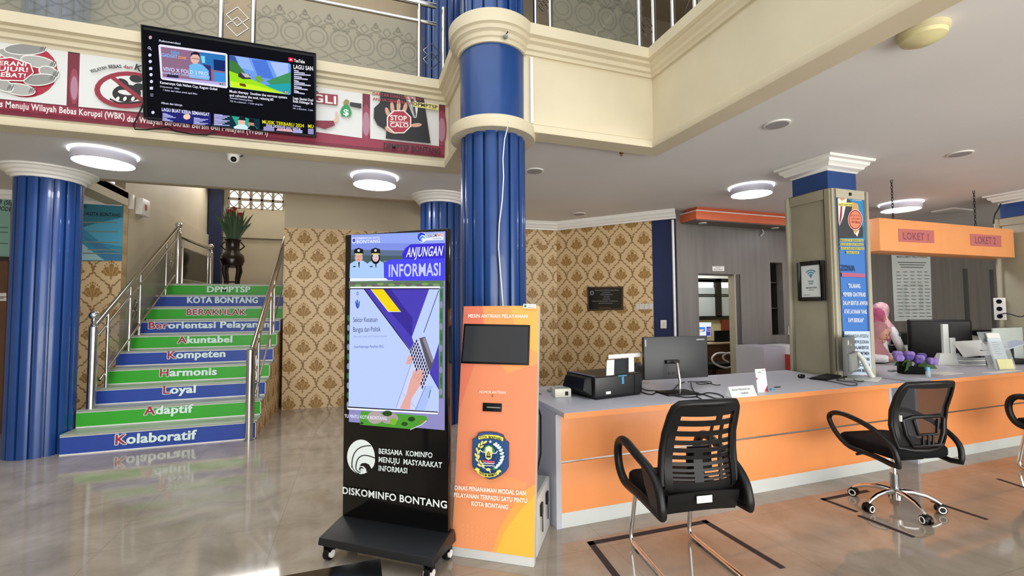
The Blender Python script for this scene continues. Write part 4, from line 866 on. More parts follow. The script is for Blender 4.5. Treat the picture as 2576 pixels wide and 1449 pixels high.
A.p('6a5ad0', [(884, 690), (1121, 690), (1121, 706), (883, 708)]).p('e6ebfb', [(883, 700), (990, 700), (990, 706), (882, 708)])
A.p('3a2fd0', [(1121, 612), (1035, 615), (1022, 624), (1013, 640), (1016, 652), (1121, 651)]).p('4a48ec', [(1121, 650), (985, 653), (970, 660), (962, 673), (964, 690), (978, 705), (1121, 706)])
A.t('2a1fa0', 'ANJUNGAN', (1024, 648.5), (1114, 644.5), 23, shear=.2).t('dfe3fb', 'ANJUNGAN', (1023, 647), (1113, 643), 23, shear=.2).t('c5ccfa', 'INFORMASI', (980, 696), (1110, 693), 30)
A.t('e8ecff', 'PEMERINTAH KOTA', (900, 602.5), (958, 600.5), 4.6).t('e8ecff', 'BONTANG', (900, 613), (958, 611), 8)
A.p('e8ecff', [(888, 599), (898, 598.5), (898, 609), (893, 614), (888, 610)]).p('4a4fb0', [(889.5, 601), (896.5, 600.5), (896.5, 608), (893, 611), (889.5, 608.5)])
A.p('e4e9f8', [(1070, 590), (1118, 586), (1118, 604), (1070, 606)]).e_('e9eefc', 1064, 597.5, 12, 13).e_('2b3fd2', 1063, 597, 10.5, 11.5).e_('e9eefc', 1066, 600, 8, 8).e_('4b8fe8', 1065, 601, 6.5, 6.5).e_('e9eefc', 1067, 603, 4, 4)
A.t('1b3a86', 'DISKOM', (1075, 598.5), (1100, 596.5), 7.5, shear=.15).t('d0492f', 'INFO', (1100.5, 596.5), (1117, 595), 7.5, shear=.15).t('3a56b8', 'KOTA BONTANG', (1092, 602.5), (1113, 601.5), 2.4)
for cx_, hij in ((906, 0), (949, 1)):
    A.p('a8c8f2', [(cx_-22, 664), (cx_-8, 656), (cx_+10, 656), (cx_+20, 662), (cx_+21, 700), (cx_-23, 700)])
    A.p('1a1e2e', [(cx_-1.5, 660), (cx_+2.5, 660), (cx_+1.5, 674), (cx_, 674)])
    if hij: A.e_('16141c', cx_, 650, 11, 15)
    A.e_('d8a59c' if not hij else 'e2c2c4', cx_, 649, 8 if hij else 10, 10)
    A.p('14161c', [(cx_-12, 640), (cx_-11, 628), (cx_, 624), (cx_+11, 628), (cx_+12, 640), (cx_, 637)]).p('d8c878', [(cx_-10, 638), (cx_+10, 638), (cx_+10, 641.5), (cx_-10, 641.5)]).e_('d8d8c8', cx_, 631, 3.4, 3)
    A.line('7a5a52', [(cx_-5, 647), (cx_-2, 647)], 1).line('7a5a52', [(cx_+2, 647), (cx_+5, 647)], 1).line('a04a4a', [(cx_-3, 654), (cx_+3, 654)], 1.2).p('15171f', [(cx_-14, 670), (cx_-7, 670), (cx_-7, 672.5), (cx_-14, 672.5)])
A.p('5d7a5a', [(883, 708), (1120, 706), (1120, 722), (883, 726)])
for k in range(16): A.e_('7fa05e' if k % 2 else '6f5f66', 892+k*14, 714+(k*5) % 8, 9, 3)
A.p('4f7a4a', [(1111, 725), (1120, 725), (1119, 1000), (1110, 1000)])
for k in range(10): A.e_('8a8f98' if k % 2 else '3f6f3c', 1115, 740+k*27, 3.5, 9).e_('8a8f98' if k % 2 else '3f6f3c', 883, 800+k*24, 3, 8)
A.p('f2f4ff', [(889, 722), (1113, 721), (1113, 727), (889, 727)]).p('17131f', [(889, 725.5), (1112, 725.5), (1112, 729), (889, 729)])
A.p('b9cbfa', [(889, 728), (1112, 728), (1110, 1034), (885, 1021)])
A.p('4b3fb4', [(924, 728), (1086, 728), (1043, 847), (1050, 868), (1042, 882)]).p('3a2e96', [(940, 728), (990, 728), (1045, 800), (1043, 847)]).p('1d1a3c', [(923, 728), (926, 728), (1043, 884), (1041, 885)])
A.p('f0d412', [(942, 728), (972, 728), (1015, 783), (985, 783)]).line('f4f4ff', [(941, 728), (985, 784), (1016, 784)], 1.2)
A.p('4b3fb4', [(1111, 862), (1088, 935), (1111, 976)]).line('2b2870', [(1111, 730), (1073, 836)], 1.6).line('2b2870', [(1088, 936), (1111, 977)], 1.6)
A.p('c8d2f6', [(1048, 899), (1070, 978), (1055, 1027), (1005, 1024)]).line('8a94c8', [(1046, 902), (1004, 1024)], 1.4).line('9aa4d0', [(1020, 985), (1055, 1026)], 1)
A.p('5a5560', [(1062, 850), (1077, 846), (1099, 908), (1087, 936)]).p('8a8590', [(1070, 852), (1077, 848), (1098, 906), (1093, 912)])
A.p('e2e6fb', [(1038, 883), (1056, 850), (1088, 935), (1070, 980)])
for i in range(5):
    for j in range(11):
        u0_, v0_ = (i+.12)/5, (j+.12)/11; u1_, v1_ = (i+.88)/5, (j+.86)/11
        def kp(u_, v_): return (1038+(1056-1038)*u_+v_*((1070-1038)*(1-u_)+(1088-1056)*u_), 883+(850-883)*u_+v_*((980-883)*(1-u_)+(935-850)*u_))
        A.mb; poly(A.mb, A.pl, [kp(u0_, v0_), kp(u1_, v0_), kp(u1_, v1_), kp(u0_, v1_)], A._m('1c1d4a'), A.l)
A.up()
A.p('e0a79c', [(1014, 1025), (1031, 988), (1040, 953), (1046, 940), (1066, 938), (1066, 965), (1043, 1000), (1039, 1027)])
for x0, y0, x1, y1 in ((1044, 955, 1052, 930), (1051, 952, 1063, 927), (1057, 953, 1071, 930), (1061, 960, 1072, 940)): A.line('e0a79c', [(x0, y0), (x1, y1)], 6.5)
for x0, y0, x1, y1 in ((1049, 950, 1056, 932), (1055, 951, 1066, 932), (1060, 956, 1071, 938)): A.line('b47c76', [(x0, y0), (x1, y1)], .9)
A.p('e0a79c', [(1029, 914), (1036, 894), (1042, 893), (1047, 899), (1041, 915)]).line('b47c76', [(1036, 908), (1044, 900)], .8)
A.p('a8bdf2', [(1053, 1027), (1079, 968), (1098, 968), (1077, 1029)]).line('6f86c8', [(1079, 968), (1054, 1027)], 1.6).line('3f7a4a', [(1091, 978), (1087, 998)], 2)
A.t('1a2352', 'Sektor Kesatuan', (899, 810), (959, 809), 12, bold=0).t('1a2352', 'Bangsa dan Politik', (899, 834), (967, 833), 12, bold=0).t('7f8fc8', 'National Unity and Political Sector', (899, 848), (984, 847), 5, bold=0, shear=.2).t('2a3a8c', '- Surat Keterangan Penelitian (SKL)', (899, 874), (975, 873), 6.5, bold=0)
A.e_('3a55a8', 910, 739, 2.5, 4.5).e_('b9cbfa', 910, 739, 1.4, 3).p('2f56b8', [(904, 758), (906, 757), (909, 766), (909, 776), (906, 770)]).p('2f56b8', [(908, 754), (911, 754), (912, 776), (909, 776)]).p('2f56b8', [(916, 758), (914, 757), (912, 766), (912, 776), (915, 770)])
A.p('f2f4ff', [(885, 1021), (1110, 1034), (1110, 1038), (885, 1026)]).p('17131f', [(886, 1019), (1110, 1031.5), (1110, 1034), (886, 1022)])
A.p('4f9a34', [(920, 1030), (1080, 1042), (1086, 1053), (1072, 1062), (1042, 1075), (917, 1064), (915, 1045)])
for x, y, a, b, c_ in ((955, 1046, 20, 16, 'b0a2a0'), (990, 1048, 22, 14, 'a99c98'), (985, 1036, 12, 7, '2c4a24'), (1045, 1050, 9, 6, '24461e'), (1028, 1062, 8, 5, '2c4a24'), (1000, 1056, 8, 9, '7ab52c'), (922, 1060, 4, 3, '24461e'), (1070, 1056, 3, 4, 'a07828')): A.e_(c_, x, y, a, b)
A.line('e9e6f6', [(1083, 1053), (1070, 1064), (1042, 1076)], 1.6)
A.t('dfe0f4', 'TU PINTU KOTA BONTANG', (879, 1046), (984, 1052.5), 8)
so = A.build('screen', t)
A = Art(pl, .002)
WL = 'dfe9e6'; K_ = '060607'
A.e_(WL, 908.5, 1149, 35, 43.5)
def arc(col, pts, w_): A.line(col, pts, w_)
def bez(p0, p1, p2, n=10): return [((1-k/n)**2*p0[0]+2*(1-k/n)*(k/n)*p1[0]+(k/n)**2*p2[0], (1-k/n)**2*p0[1]+2*(1-k/n)*(k/n)*p1[1]+(k/n)**2*p2[1]) for k in range(n+1)]
A.p(K_, [(944, 1153), (940, 1174), (934, 1179), (931, 1170), (922, 1164), (912, 1163), (905, 1169), (902, 1178), (906, 1186), (903, 1172), (909, 1168)][:0] or [(945, 1150), (947, 1176), (934, 1179), (930, 1170), (921, 1164), (912, 1163.5), (921, 1158), (932, 1156)])
A.p(WL, bez((902, 1172), (910, 1146), (944, 1152))+bez((944, 1152), (945, 1170), (935, 1179), 6)+bez((935, 1179), (928, 1160), (908, 1166)))
A.p(K_, [(935, 1179), (929, 1168), (920, 1164), (911, 1165), (905, 1172), (915, 1172), (922, 1180), (922, 1186), (930, 1188)])
arc(K_, bez((934, 1121), (884, 1118), (886, 1176)), 2.4); arc(K_, bez((944, 1152), (898, 1130), (896, 1176)), 2.4); arc(K_, bez((896, 1176), (898, 1186), (908, 1188)), 2); arc(K_, bez((886, 1168), (890, 1188), (905, 1191)), 1.6)
A.e_(K_, 910, 1179, 5.5, 5).e_(WL, 911.5, 1180.5, 3.5, 3.2)
for s_, p0, p1, h in (('BERSAMA  KOMINFO', (954, 1140), (1089, 1151), 12.5), ('MENUJU  MASYARAKAT', (954, 1161), (1113, 1176), 13), ('INFORMASI', (954, 1183), (1026, 1189.6), 13)):
    A.t(WL, s_, p0, p1, h, shear=.06); A.line(K_, [(p0[0], p0[1]-h*.62), (p1[0], p1[1]-h*.42)], .8)
A.t('e6ecea', 'DISKOMINFO BONTANG', (864, 1240), (1126, 1277.5), 17)
A.build('lettering', t)
# ================================================================ QUEUE MACHINE
B0 = Vector((.563, 2.762, 0)); QU = Vector((.826, -.5637, 0)); QD = Vector((.5637, .826, 0)); tilt = .14
QV = (Vector((0, 0, 1))+QD*tilt).normalized(); pl = Plane(B0, QU, QV); L_ = 1.5/QV.z; W_ = .507
t = thing('queue_machine', 'orange leaning queue ticket machine with dark screen and city crest', 'ticket machine', tuple(B0+QU*.25+QD*.25))
QS = mat('grey_white_steel', 'c9cac6', .35, noise=.03)
def qpt(u, v, d): return pl.pt((u, v), d)
mb = MB(); q = [qpt(u, v, d) for d in (-.055, 0) for u, v in ((0, .0), (W_, .0), (W_, L_), (0, L_))]
mb.add(q, [(3, 2, 1, 0), (4, 5, 6, 7), (0, 1, 5, 4), (1, 2, 6, 5), (2, 3, 7, 6), (3, 0, 4, 7)]); mb.build('body', QS, t, bevel=.006)
QM = Matrix(((QU.x, QD.x, 0, B0.x), (QU.y, QD.y, 0, B0.y), (0, 0, 1, 0), (0, 0, 0, 1)))
MB().box(.004, .104, .0, W_-.004, .53, .33, M=QM).build('base_cabinet', QS, t, bevel=.008)
MB().box(.02, .125, .33, W_-.02, .50, .336, M=QM).build('lid', mat('grey_lid', '9a9d9a', .4), t)
for y in (.20, .38): MB().box(W_-.004, y, .20, W_+.008, y+.05, .27, M=QM).box(W_+.006, y+.015, .10, W_+.01, y+.03, .2, M=QM).build('latch', BLACK, t)
MB().tube([QM @ Vector(p) for p in ((.45, .2, 1.0), (.50, .26, .8), (.49, .3, .55), (.46, .28, .4), (.45, .25, .34))], .006, 6).build('cable', BLACK, t)
A = Art(pl, .001)
fx = lambda u, v: (u*W_, v*L_)
def fp(col, pts): uvpoly(A.mb, pl, [fx(*p) for p in pts], A._m(col), A.l); A.up()
fp('e68a62', [(0, .035), (1, .035), (1, 1), (0, 1)]); fp('e07a5e', [(0, .55), (.28, .86), (.26, 1), (0, 1)]); fp('ee9d5c', [(.26, 1), (.36, .80), (.62, .72), (1, .76), (1, 1)]); fp('f3ae57', [(.62, 1), (.74, .86), (1, .80), (1, 1)])
fp('e8935f', [(0, .035), (.7, .035), (.9, .3), (.5, .33), (0, .25)]); fp('eda24a', [(.50, .035), (1, .035), (1, .30), (.86, .27), (.72, .20), (.58, .12)]); fp('f0b440', [(.55, .035), (1, .035), (1, .26), (.83, .2), (.64, .11)])
for i in range(8):
    for j in range(4): A.e_('f0b88a', 1165+i*12, 1320+j*12+i*1.6, 1.1, 1.1)
A.p('eeeae2', [(1318, 765.5), (1350, 766), (1350, 777), (1318, 776.5)]).e_('3f7a5a', 1323, 771, 3, 4).line('8a8a80', [(1328, 774), (1347, 774.5)], 1.5).line('9aa49a', [(1330, 769), (1346, 769.5)], 1)
A.t('fbf1e6', 'MESIN ANTRIAN PELAYANAN', (1180, 799.5), (1328, 801), 8.5).t('fbf1e6', 'NOMOR ANTRIAN', (1209, 989), (1274, 990.5), 7, bold=0).line('5a2f28', [(1241, 991), (1241, 997)], 1).line('5a2f28', [(1239, 995), (1241, 998), (1243, 995)], 1)
for s_, p0, p1 in (('DINAS PENANAMAN MODAL DAN', (1147, 1229.5), (1325, 1244)), ('PELAYANAN TERPADU SATU PINTU', (1145, 1247.5), (1328, 1263)), ('KOTA BONTANG', (1189, 1269), (1280, 1279))): A.t('fdf4ea', s_, p0, p1, 10.5)
# crest (traced in its own zoomed frame)
def cq(x, y): return (1180+x/11.15, 1080+y/11.15)
def cp(col, pts): A.p(col, [cq(*p) for p in pts])
sh = [(300, 100), (450, 72), (620, 66), (800, 85), (990, 155), (1010, 230), (1060, 310), (1138, 350), (1130, 1020), (1050, 1150), (900, 1270), (760, 1340), (640, 1370), (540, 1350), (400, 1260), (250, 1150), (150, 1030), (130, 960), (140, 270), (200, 250), (270, 180)]
cxm, cym = 635, 700
cp('15131c', [(cxm+(x-cxm)*1.02, cym+(y-cym)*1.02) for x, y in sh]); cp('1f4a80', sh); cp('3f4a96', [(310, 110), (620, 80), (980, 160), (990, 210), (620, 125), (300, 160)])
cp('17161e', [(290, 170), (460, 130), (640, 125), (850, 150), (1005, 210), (990, 340), (820, 280), (640, 250), (460, 255), (285, 290)]); cp('e3dc58', [(300, 180), (460, 142), (640, 138), (850, 162), (992, 220), (980, 325), (820, 268), (640, 238), (460, 242), (297, 275)])
for k, c_ in enumerate('KOTA BONTANG'):
    u_ = k/11; x = 355+u_*560; y = 243-28*4*u_*(1-u_)*.8+u_*48
    if c_ != ' ': A.t('1c1b12', c_, cq(x-24, y-(2 if k < 6 else -2)*2), cq(x+24, y+(6 if k > 5 else -5)), 6.4)
    
def star(cx_, cy_, r_): return [(cx_+(r_ if k % 2 == 0 else r_*.42)*math.sin(math.pi*k/5), cy_-(r_ if k % 2 == 0 else r_*.42)*math.cos(math.pi*k/5)) for k in range(10)]
cp('e9e9d8', star(635, 330, 50))
for x, y, ro in ((490, 345, -35), (400, 365, -70), (400, 470, -35), (325, 430, -80), (270, 550, 75), (325, 610, -70), (245, 700, 65), (320, 740, -85), (275, 830, 50), (375, 890, 70), (340, 975, 35), (450, 990, 60)):
    A.e_('8f8a34', *cq(x, y), 6.2, 3, rot=ro); A.e_('e6e07a', *cq(x, y), 5.4, 2.3, rot=ro)
A.line('e9e9c8', [cq(*p) for p in ((300, 560), (285, 760), (330, 930), (450, 1050), (560, 1080))], 1.3)
for x, y in ((785, 385), (845, 430), (900, 480), (945, 550), (975, 640), (990, 735), (975, 815), (940, 890), (890, 950), (830, 1010)):
    for dx, dy in ((-28, 12), (28, -14), (6, 28)): A.e_('e2efe9', *cq(x+dx, y+dy), 2.9, 2.6)
    A.e_('2d7a50', *cq(x+10, y+52), 2.6, 1.2)
cp('2f7d49', [(465, 580), (500, 480), (560, 420), (630, 400), (720, 430), (780, 510), (805, 600), (740, 610), (640, 560), (530, 580)])
A.line('e6ece4', [cq(*p) for p in ((390, 530), (435, 590), (540, 605))], 2); A.line('e6ece4', [cq(*p) for p in ((720, 630), (830, 630), (870, 565))], 2); A.line('15244e', [cq(*p) for p in ((430, 640), (560, 830))], 1.6); A.line('15244e', [cq(*p) for p in ((840, 650), (720, 820))], 1.6)
cp('ecebdc', [(545, 470), (630, 430), (720, 475), (730, 600), (705, 770), (625, 815), (550, 770), (528, 600)]); cp('ddd267', [(555, 485), (630, 450), (710, 488), (718, 600), (695, 760), (625, 795), (562, 760), (540, 600)]); A.e_('f6f4e6', *cq(630, 530), 4.5, 5.5)
cp('1d1c12', [(612, 580), (645, 580), (690, 750), (560, 745)]); cp('ddd267', [(618, 600), (640, 600), (660, 700), (595, 700)])
for y in (630, 670, 710): A.line('1d1c12', [cq(590, y), cq(670, y+4)], 1.4)
cp('c04a68', [(455, 810), (560, 830), (790, 838), (800, 890), (640, 892), (480, 870)])
for y in (895, 955): A.line('eef2ea', [cq(435+45*k, y+(12 if k % 2 else -8)+k*2) for k in range(9)], 1.6)
cp('2f7d49', [(770, 960), (820, 1080), (740, 1078)]); cp('e6e07a', [(560, 1050), (620, 1032), (685, 1050), (680, 1100), (610, 1115), (555, 1090)]); A.line('eef2ea', [cq(660, 1100), cq(685, 1160)], 2)
cp('e3dc58', [(245, 1075), (300, 1010), (400, 1070), (320, 1160), (310, 1110)]); cp('e3dc58', [(995, 1140), (945, 1070), (850, 1110), (920, 1200), (930, 1150)])
cp('e3dc58', [(350, 1090), (480, 1165), (640, 1190), (800, 1170), (905, 1110), (915, 1200), (800, 1265), (640, 1290), (470, 1260), (330, 1175)])
for k, c_ in enumerate('BESSAI BERINTA'):
    u_ = k/13; x = 385+u_*480; y = 1185+62*4*u_*(1-u_)+u_*28
    if c_ != ' ': A.t('1c1b12', c_, cq(x-17, y-8+16*u_), cq(x+17, y+8-22*u_), 5.2)
A.build('front_graphic', t)
mb = MB(); sc_ = [(1169, 815), (1334, 818), (1331, 919), (1161, 914)]
def slab(pts, d0, d1):
    a = [pl.P(x, y, d0) for x, y in pts]; b = [pl.P(x, y, d1) for x, y in pts]; m_ = MB(); m_.add(a+b, [(0, 1, 2, 3), (7, 6, 5, 4)]+[(i, i+4, (i+1) % 4+4, (i+1) % 4) for i in range(4)]); return m_
slab(sc_, -.03, .012).build('screen_frame', BLACK, t, bevel=.002); slab([(1173, 820), (1330, 822.5), (1327, 914), (1165, 909)], .011, .0135).build('screen', mat('dark_grey_screen', '35373b', .25, noise=.02), t)
slab([(1216, 1013), (1263, 1015), (1262, 1036), (1215, 1034)], -.02, .010).build('ticket_slot', BLACK, t, bevel=.002); slab([(1226, 1022.5), (1260, 1024.5), (1260, 1027), (1226, 1025)], .010, .012).build('slot_lip', mat('slot_grey', '8c8c8a', .3), t)
# ================================================================ LOW BLACK TABLE IN FRONT
t = thing('low_table', 'glossy black low table whose corner shows at the bottom edge of the view', 'table', (-.45, 1.5, 0))
MB().box(-1.0, .95, .42, .11, 2.005, .45).build('tabletop', GLOSSB, t, bevel=.003)
for x, y in ((-.95, 1.0), (.02, 1.0), (-.95, 1.92), (.02, 1.92)): MB().box(x, y, 0, x+.05, y+.05, .42).build('leg', BLACK, t)
# ================================================================ COUNTERS
def counter(x0, x1, label, lightgap):
    t = thing('service_counter', label, 'counter', ((x0+x1)/2, 3.25, 0))
    MB().box(x0+.002, 2.838, .0, x0+.04, 3.36, .762).build('side_panel', GREYL, t)
    MB().box(x1-.04, 2.838, 0, x1-.002, 3.14, .762).build('side_panel', GREYL, t)
    MB().prism([(x0+.01, 2.705), (x1, 2.705)]+([(x1, 3.12), (4.43, 3.12), (4.43, 3.70), (1.42, 3.70), (1.42, 3.36), (x0+.01, 3.36)] if lightgap else [(x1, 3.70), (x0+.01, 3.70)]), .764, .799).build('worktop', GREYL, t, bevel=.002)
    MB().box(x0, 2.703, .762, x1, 2.708, .798).build('edge_strip', ORANGE, t)
    f = MB().box(x0+.003, 2.840, .445, x1-.003, 2.86, .762).build('upper_panel', ORANGE, t, bevel=.0015); MB().box(x0+.003, 2.840, .10, x1-.003, 2.86, .430).build('lower_panel', ORANGE, t, bevel=.0015)
    MB().box(x0+.003, 2.848, .425, x1-.003, 2.856, .45).build('groove', mat('brushed_aluminium', 'b9b6b2', .22, 1), t)
    MB().box(x0+.003, 2.842, 0, x1-.003, 2.86, .10).build('kick_plate', mat('pale_grey_laminate', 'c6cac6', .35, noise=.03), t)
    MB().box(x0+.04, 3.09, .0, x1-.04, 3.11, .764).build('back_panel', GREYL, t); return t
counter(1.29, 4.69, 'long orange and grey counter in front carrying the printer and two monitors', 1)
counter(5.01, 8.27, 'orange and grey counter at right with purple flowers under the hanging sign', 0)
TZ = .7995
def top(x, y): return zc(x, y, TZ)
# desk phone
p = top(1417, 1000); t = thing('desk_phone', 'small cream desk phone box left of the black printer', 'phone', (p.x, p.y, TZ), R(-8)); CRM = mat('cream_plastic', 'd8d6c4', .4)
MB().box(-.065, .0, 0, .065, .10, .065).build('body', CRM, t, bevel=.006, local=True); MB().box(-.055, .02, .066, .055, .05, .07).build('keypad', mat('grey_keys', '7b7b76', .5), t, local=True)
MB().tube([(-.05, .12, .03), (.0, .14, .045), (.06, .13, .05)], .022, 10).build('handset', mat('grey_plastic', '9a9b98', .4), t, local=True); MB().box(.015, -.002, .015, .04, .001, .045).build('socket', BLACK, t, local=True)
p = top(1404, 985); tag(MB().lathe([(.075, TZ), (.08, TZ+.012), (.05, TZ+.03), (.001, TZ+.034)], (p.x, p.y+.03, 0), 24).build('grey_dish', mat('grey_plastic', '9a9b98', .4)), 'flat round grey dish behind the cream phone at counter corner', 'dish')
# printer
t = thing('printer', 'black desktop printer with raised white paper support on the counter', 'printer', (1.69, 3.0, TZ), R(9))
W_, D_, H_ = .47, .37, .17
MB().box(0, 0, .012, W_, D_, H_).build('body', mat('printer_black', '141416', .32, noise=.05), t, bevel=.012, local=True, seg=3)
MB().box(.02, .01, 0, W_-.02, D_-.01, .014).build('foot', BLACK, t, local=True)
m_ = MB(); m_.add([(0, .03, .02), (-.075, .05, .07), (-.05, .06, .155), (0, .04, .165), (0, D_-.03, .02), (-.075, D_-.05, .07), (-.05, D_-.06, .155), (0, D_-.04, .165)], [(0, 1, 2, 3), (7, 6, 5, 4), (0, 4, 5, 1), (1, 5, 6, 2), (2, 6, 7, 3), (3, 7, 4, 0)]); m_.build('front_cover', BLACK, t, bevel=.008, local=True)
MB().box(.0, .03, H_, .02, D_-.03, H_+.004).build('trim', mat('blue_grey_trim', '5b6078', .3), t, local=True)
MB().box(.10, -.004, .035, .145, .001, .055).build('sticker', WHITEP, t, local=True)
MB().box(W_-.085, -.004, .012, W_-.08, .01, H_-.01).build('seam', BLACK, t, local=True)
ws_ = MB()
def sheet(mb, a, b, u, th=.006):
    a, b, u = Vector(a), Vector(b), Vector(u); n = (b-a).cross(u).normalized()*th; q = [a, b, b+u, a+u]; mb.add(q+[v+n for v in q], [(3, 2, 1, 0), (4, 5, 6, 7), (0, 1, 5, 4), (1, 2, 6, 5), (2, 3, 7, 6), (3, 0, 4, 7)])
UPV = Vector((.085, .09, .11))
sheet(ws_, (.12, .02, H_-.01), (.20, .02, H_-.01), UPV); sheet(ws_, (.345, .02, H_+.01), (.40, .02, H_+.01), UPV*.95); sheet(ws_, Vector((.135, .02, H_))+UPV, Vector((.47, .02, H_))+UPV, UPV*.25); ws_.build('paper_support', WHITEP, t, local=True)
m_ = MB(); sheet(m_, (.20, .024, H_), (.345, .024, H_), UPV*.95, .003); m_.build('support_back', mat('dark_slate_plastic', '22272c', .4), t, local=True)
MB().box(.255, -.005, .10, .275, .012, .155).box(.225, .0, .158, .31, .03, .166).build('blue_lever', mat('blue_lever', '3f8fb8', .4), t, local=True)
# pouch
t = tag(MB().ball((0, 0, .07), (.10, .07, .085), 16, 10).build('dark_pouch', mat('dark_brown_leather', '2a211d', .6, noise=.2, scale=20, bump=.4)), 'crumpled dark brown pouch behind the printer', 'pouch'); p = top(1640, 965); t.location = (p.x-.12, p.y+.06, TZ+.034); t.rotation_euler = (0, R(18), R(20))
# monitors
def monitor(name, label, loc, rz, w_, h_, zb, body, standcol, tiltb=0, wedge=False):
    t = thing(name, label, 'monitor', loc, rz)
    MB().box(-w_/2, -.016, zb, w_/2, .02, zb+h_).build('housing', body, t, bevel=.006, local=True)
    MB().box(-w_/2+.01, .0201, zb+.012, w_/2-.01, .022, zb+h_-.01).build('screen', mat('dark_grey_screen', '35373b', .25), t, local=True)
    return t
p = top(1715, 992); MG = mat('dark_grey_shell', '242628', .4, noise=.04)
t = monitor('monitor', 'large black monitor seen from behind on thin stand, left part of counter', (p.x+.07, p.y+.15, TZ), R(-4), .60, .345, .10, MG, STEEL)
MB().tube([(-.06, -.13, .012), (-.06, -.135, .10), (-.055, -.10, .235), (-.05, -.02, .245)], [.011, .011, .011, .011], 10).build('stand_pole', STEEL, t, local=True); MB().box(-.11, -.04, .225, .01, -.014, .255).build('bracket', BLACK, t, bevel=.004, local=True)
MB().box(-.21, -.20, 0, .07, -.02, .014).build('base', BLACK, t, bevel=.004, local=True)
MB().box(.19, -.0185, .41, .27, -.016, .42).build('logo_strip', mat('dim_silver', '8b8c8e', .4), t, local=True); MB().box(-.295, -.0185, .37, -.28, -.016, .425).build('sticker', mat('dim_silver', '8b8c8e', .4), t, local=True)
for x in (-.07, -.03, .035, .06): MB().box(x-.012, -.019, .135, x+.012, -.015, .155).build('port', BLACK, t, local=True)
p = top(2128, 955)
t = monitor('monitor', 'grey monitor seen from behind beside the pillar banner', (4.42, 3.02, TZ), R(26), .43, .35, .05, mat('grey_shell', '6f716f', .45), STEEL)
MB().box(-.20, -.05, .09, .20, -.015, .25).build('rear_hump', mat('pale_grey_shell', '8d908c', .45), t, bevel=.012, local=True)
MB().tube([(.07, -.05, .25), (.09, -.09, .18), (.12, -.13, .06), (.13, -.15, .015)], [.018, .024, .024, .026], 10).build('stand_arm', mat('white_grey_shell', 'c9ccc6', .4), t, local=True); MB().box(-.08, -.21, 0, .22, .03, .014).build('base', mat('white_grey_shell', 'c9ccc6', .4), t, bevel=.004, local=True)
mb = MB(); text(mb, Plane((0, -.0165, 0), (1, 0, 0), (0, 0, 1)), 'acer', (-.03, .315), (.05, .315), .02, 0, .0005); mb.build('logo', mat('pale_logo', 'c8cac8', .4), t, local=True); MB().box(-.17, -.0185, .33, -.12, -.016, .37).build('sticker', mat('cream_plastic', 'd8d6c4', .4), t, local=True)
# keyboard, mouse
a, b_, c_ = top(2044, 955), top(2088, 961), top(2105, 942); t = thing('keyboard', 'black keyboard lying end-on left of the grey monitor', 'keyboard', (a.x, a.y, TZ)); e1 = (b_-a).normalized(); 
KM2 = Matrix.Translation((4.10, 3.02, TZ)) @ Matrix.Rotation(R(18), 4, 'Z')
MB().box(0, 0, 0, .40, .135, .016, M=KM2).build('case', BLACK, t, bevel=.004)
kk = MB()
for i in range(5):
    for j in range(14): kk.box(.012+j*.0272, .012+i*.023, .016, .012+j*.0272+.022, .012+i*.023+.018, .020, M=KM2)
kk.build('keys', mat('black_keys', '17171a', .5), t)['kind'] = 'stuff'
p = top(2016, 950); t = thing('computer_mouse', 'black and silver computer mouse left of the keyboard', 'mouse', (p.x, p.y, TZ), R(25))
MB().ball((0, 0, .016), (.055, .032, .020), 20, 10).build('body', GLOSSB, t, local=True); MB().ball((.012, 0, .019), (.036, .022, .0195), 16, 8).build('top_shell', mat('silver_plastic', 'a9abab', .35), t, local=True)
# cables
def cable(name, label, pts, r=.0045, m=None, z=TZ+.006): return tag(MB().tube(smooth([(top(x, y).x, top(x, y).y, z) if len(q_) == 2 else tuple(q_[2]) for q_ in pts for x, y in [q_[:2]]]), r, 6).build(name, m or BLACK), label, 'cable')
def smooth(P, n=6):
    P = [Vector(p) for p in P]; out = []
    for i in range(len(P)-1):
        p0, p1, p2, p3 = P[max(i-1, 0)], P[i], P[i+1], P[min(i+2, len(P)-1)]
        for k in range(n):
            t_ = k/n; out.append(.5*((2*p1)+(p2-p0)*t_+(2*p0-5*p1+4*p2-p3)*t_*t_+(3*p1-p0-3*p2+p3)*t_**3))
    return out+[P[-1]]
cable('power_cable', 'black power cable from the printer looping to the black monitor stand', [(1607, 972), (1622, 982), (1650, 985), (1690, 984), (1705, 970), (1722, 962)])
cable('data_cable', 'black cable running low from the printer side past the monitor base', [(1606, 985), (1625, 992), (1640, 994), (1655, 988), (1680, 994), (1722, 1001), (1755, 1000)])
cable('power_cable', 'thin black looped cable on the counter just right of the monitor base', [(1738, 965), (1742, 980), (1755, 995), (1780, 990), (1805, 993), (1821, 1002), (1800, 1004), (1765, 993), (1752, 998), (1765, 1006)])
cable('charger_cable', 'thin black coiled cable lying behind the monitor base to the right', [(1730, 962), (1755, 962), (1785, 961), (1788, 966), (1760, 968), (1752, 963), (1775, 964), (1800, 970), (1812, 970)], .0035)
cable('power_cable', 'tangle of thin black cable in front of the grey monitor', [(2030, 952), (2080, 960), (2110, 965), (2135, 971), (2155, 970), (2150, 964), (2105, 958), (2125, 950), (2160, 955), (2190, 957)], .0035)
cable('data_cable', 'black cable hanging from grey monitor back to the counter near the banner foot', [(2140, 950), (2150, 958), (2165, 962), (2180, 955), (2195, 950), (2212, 953)], .0035)
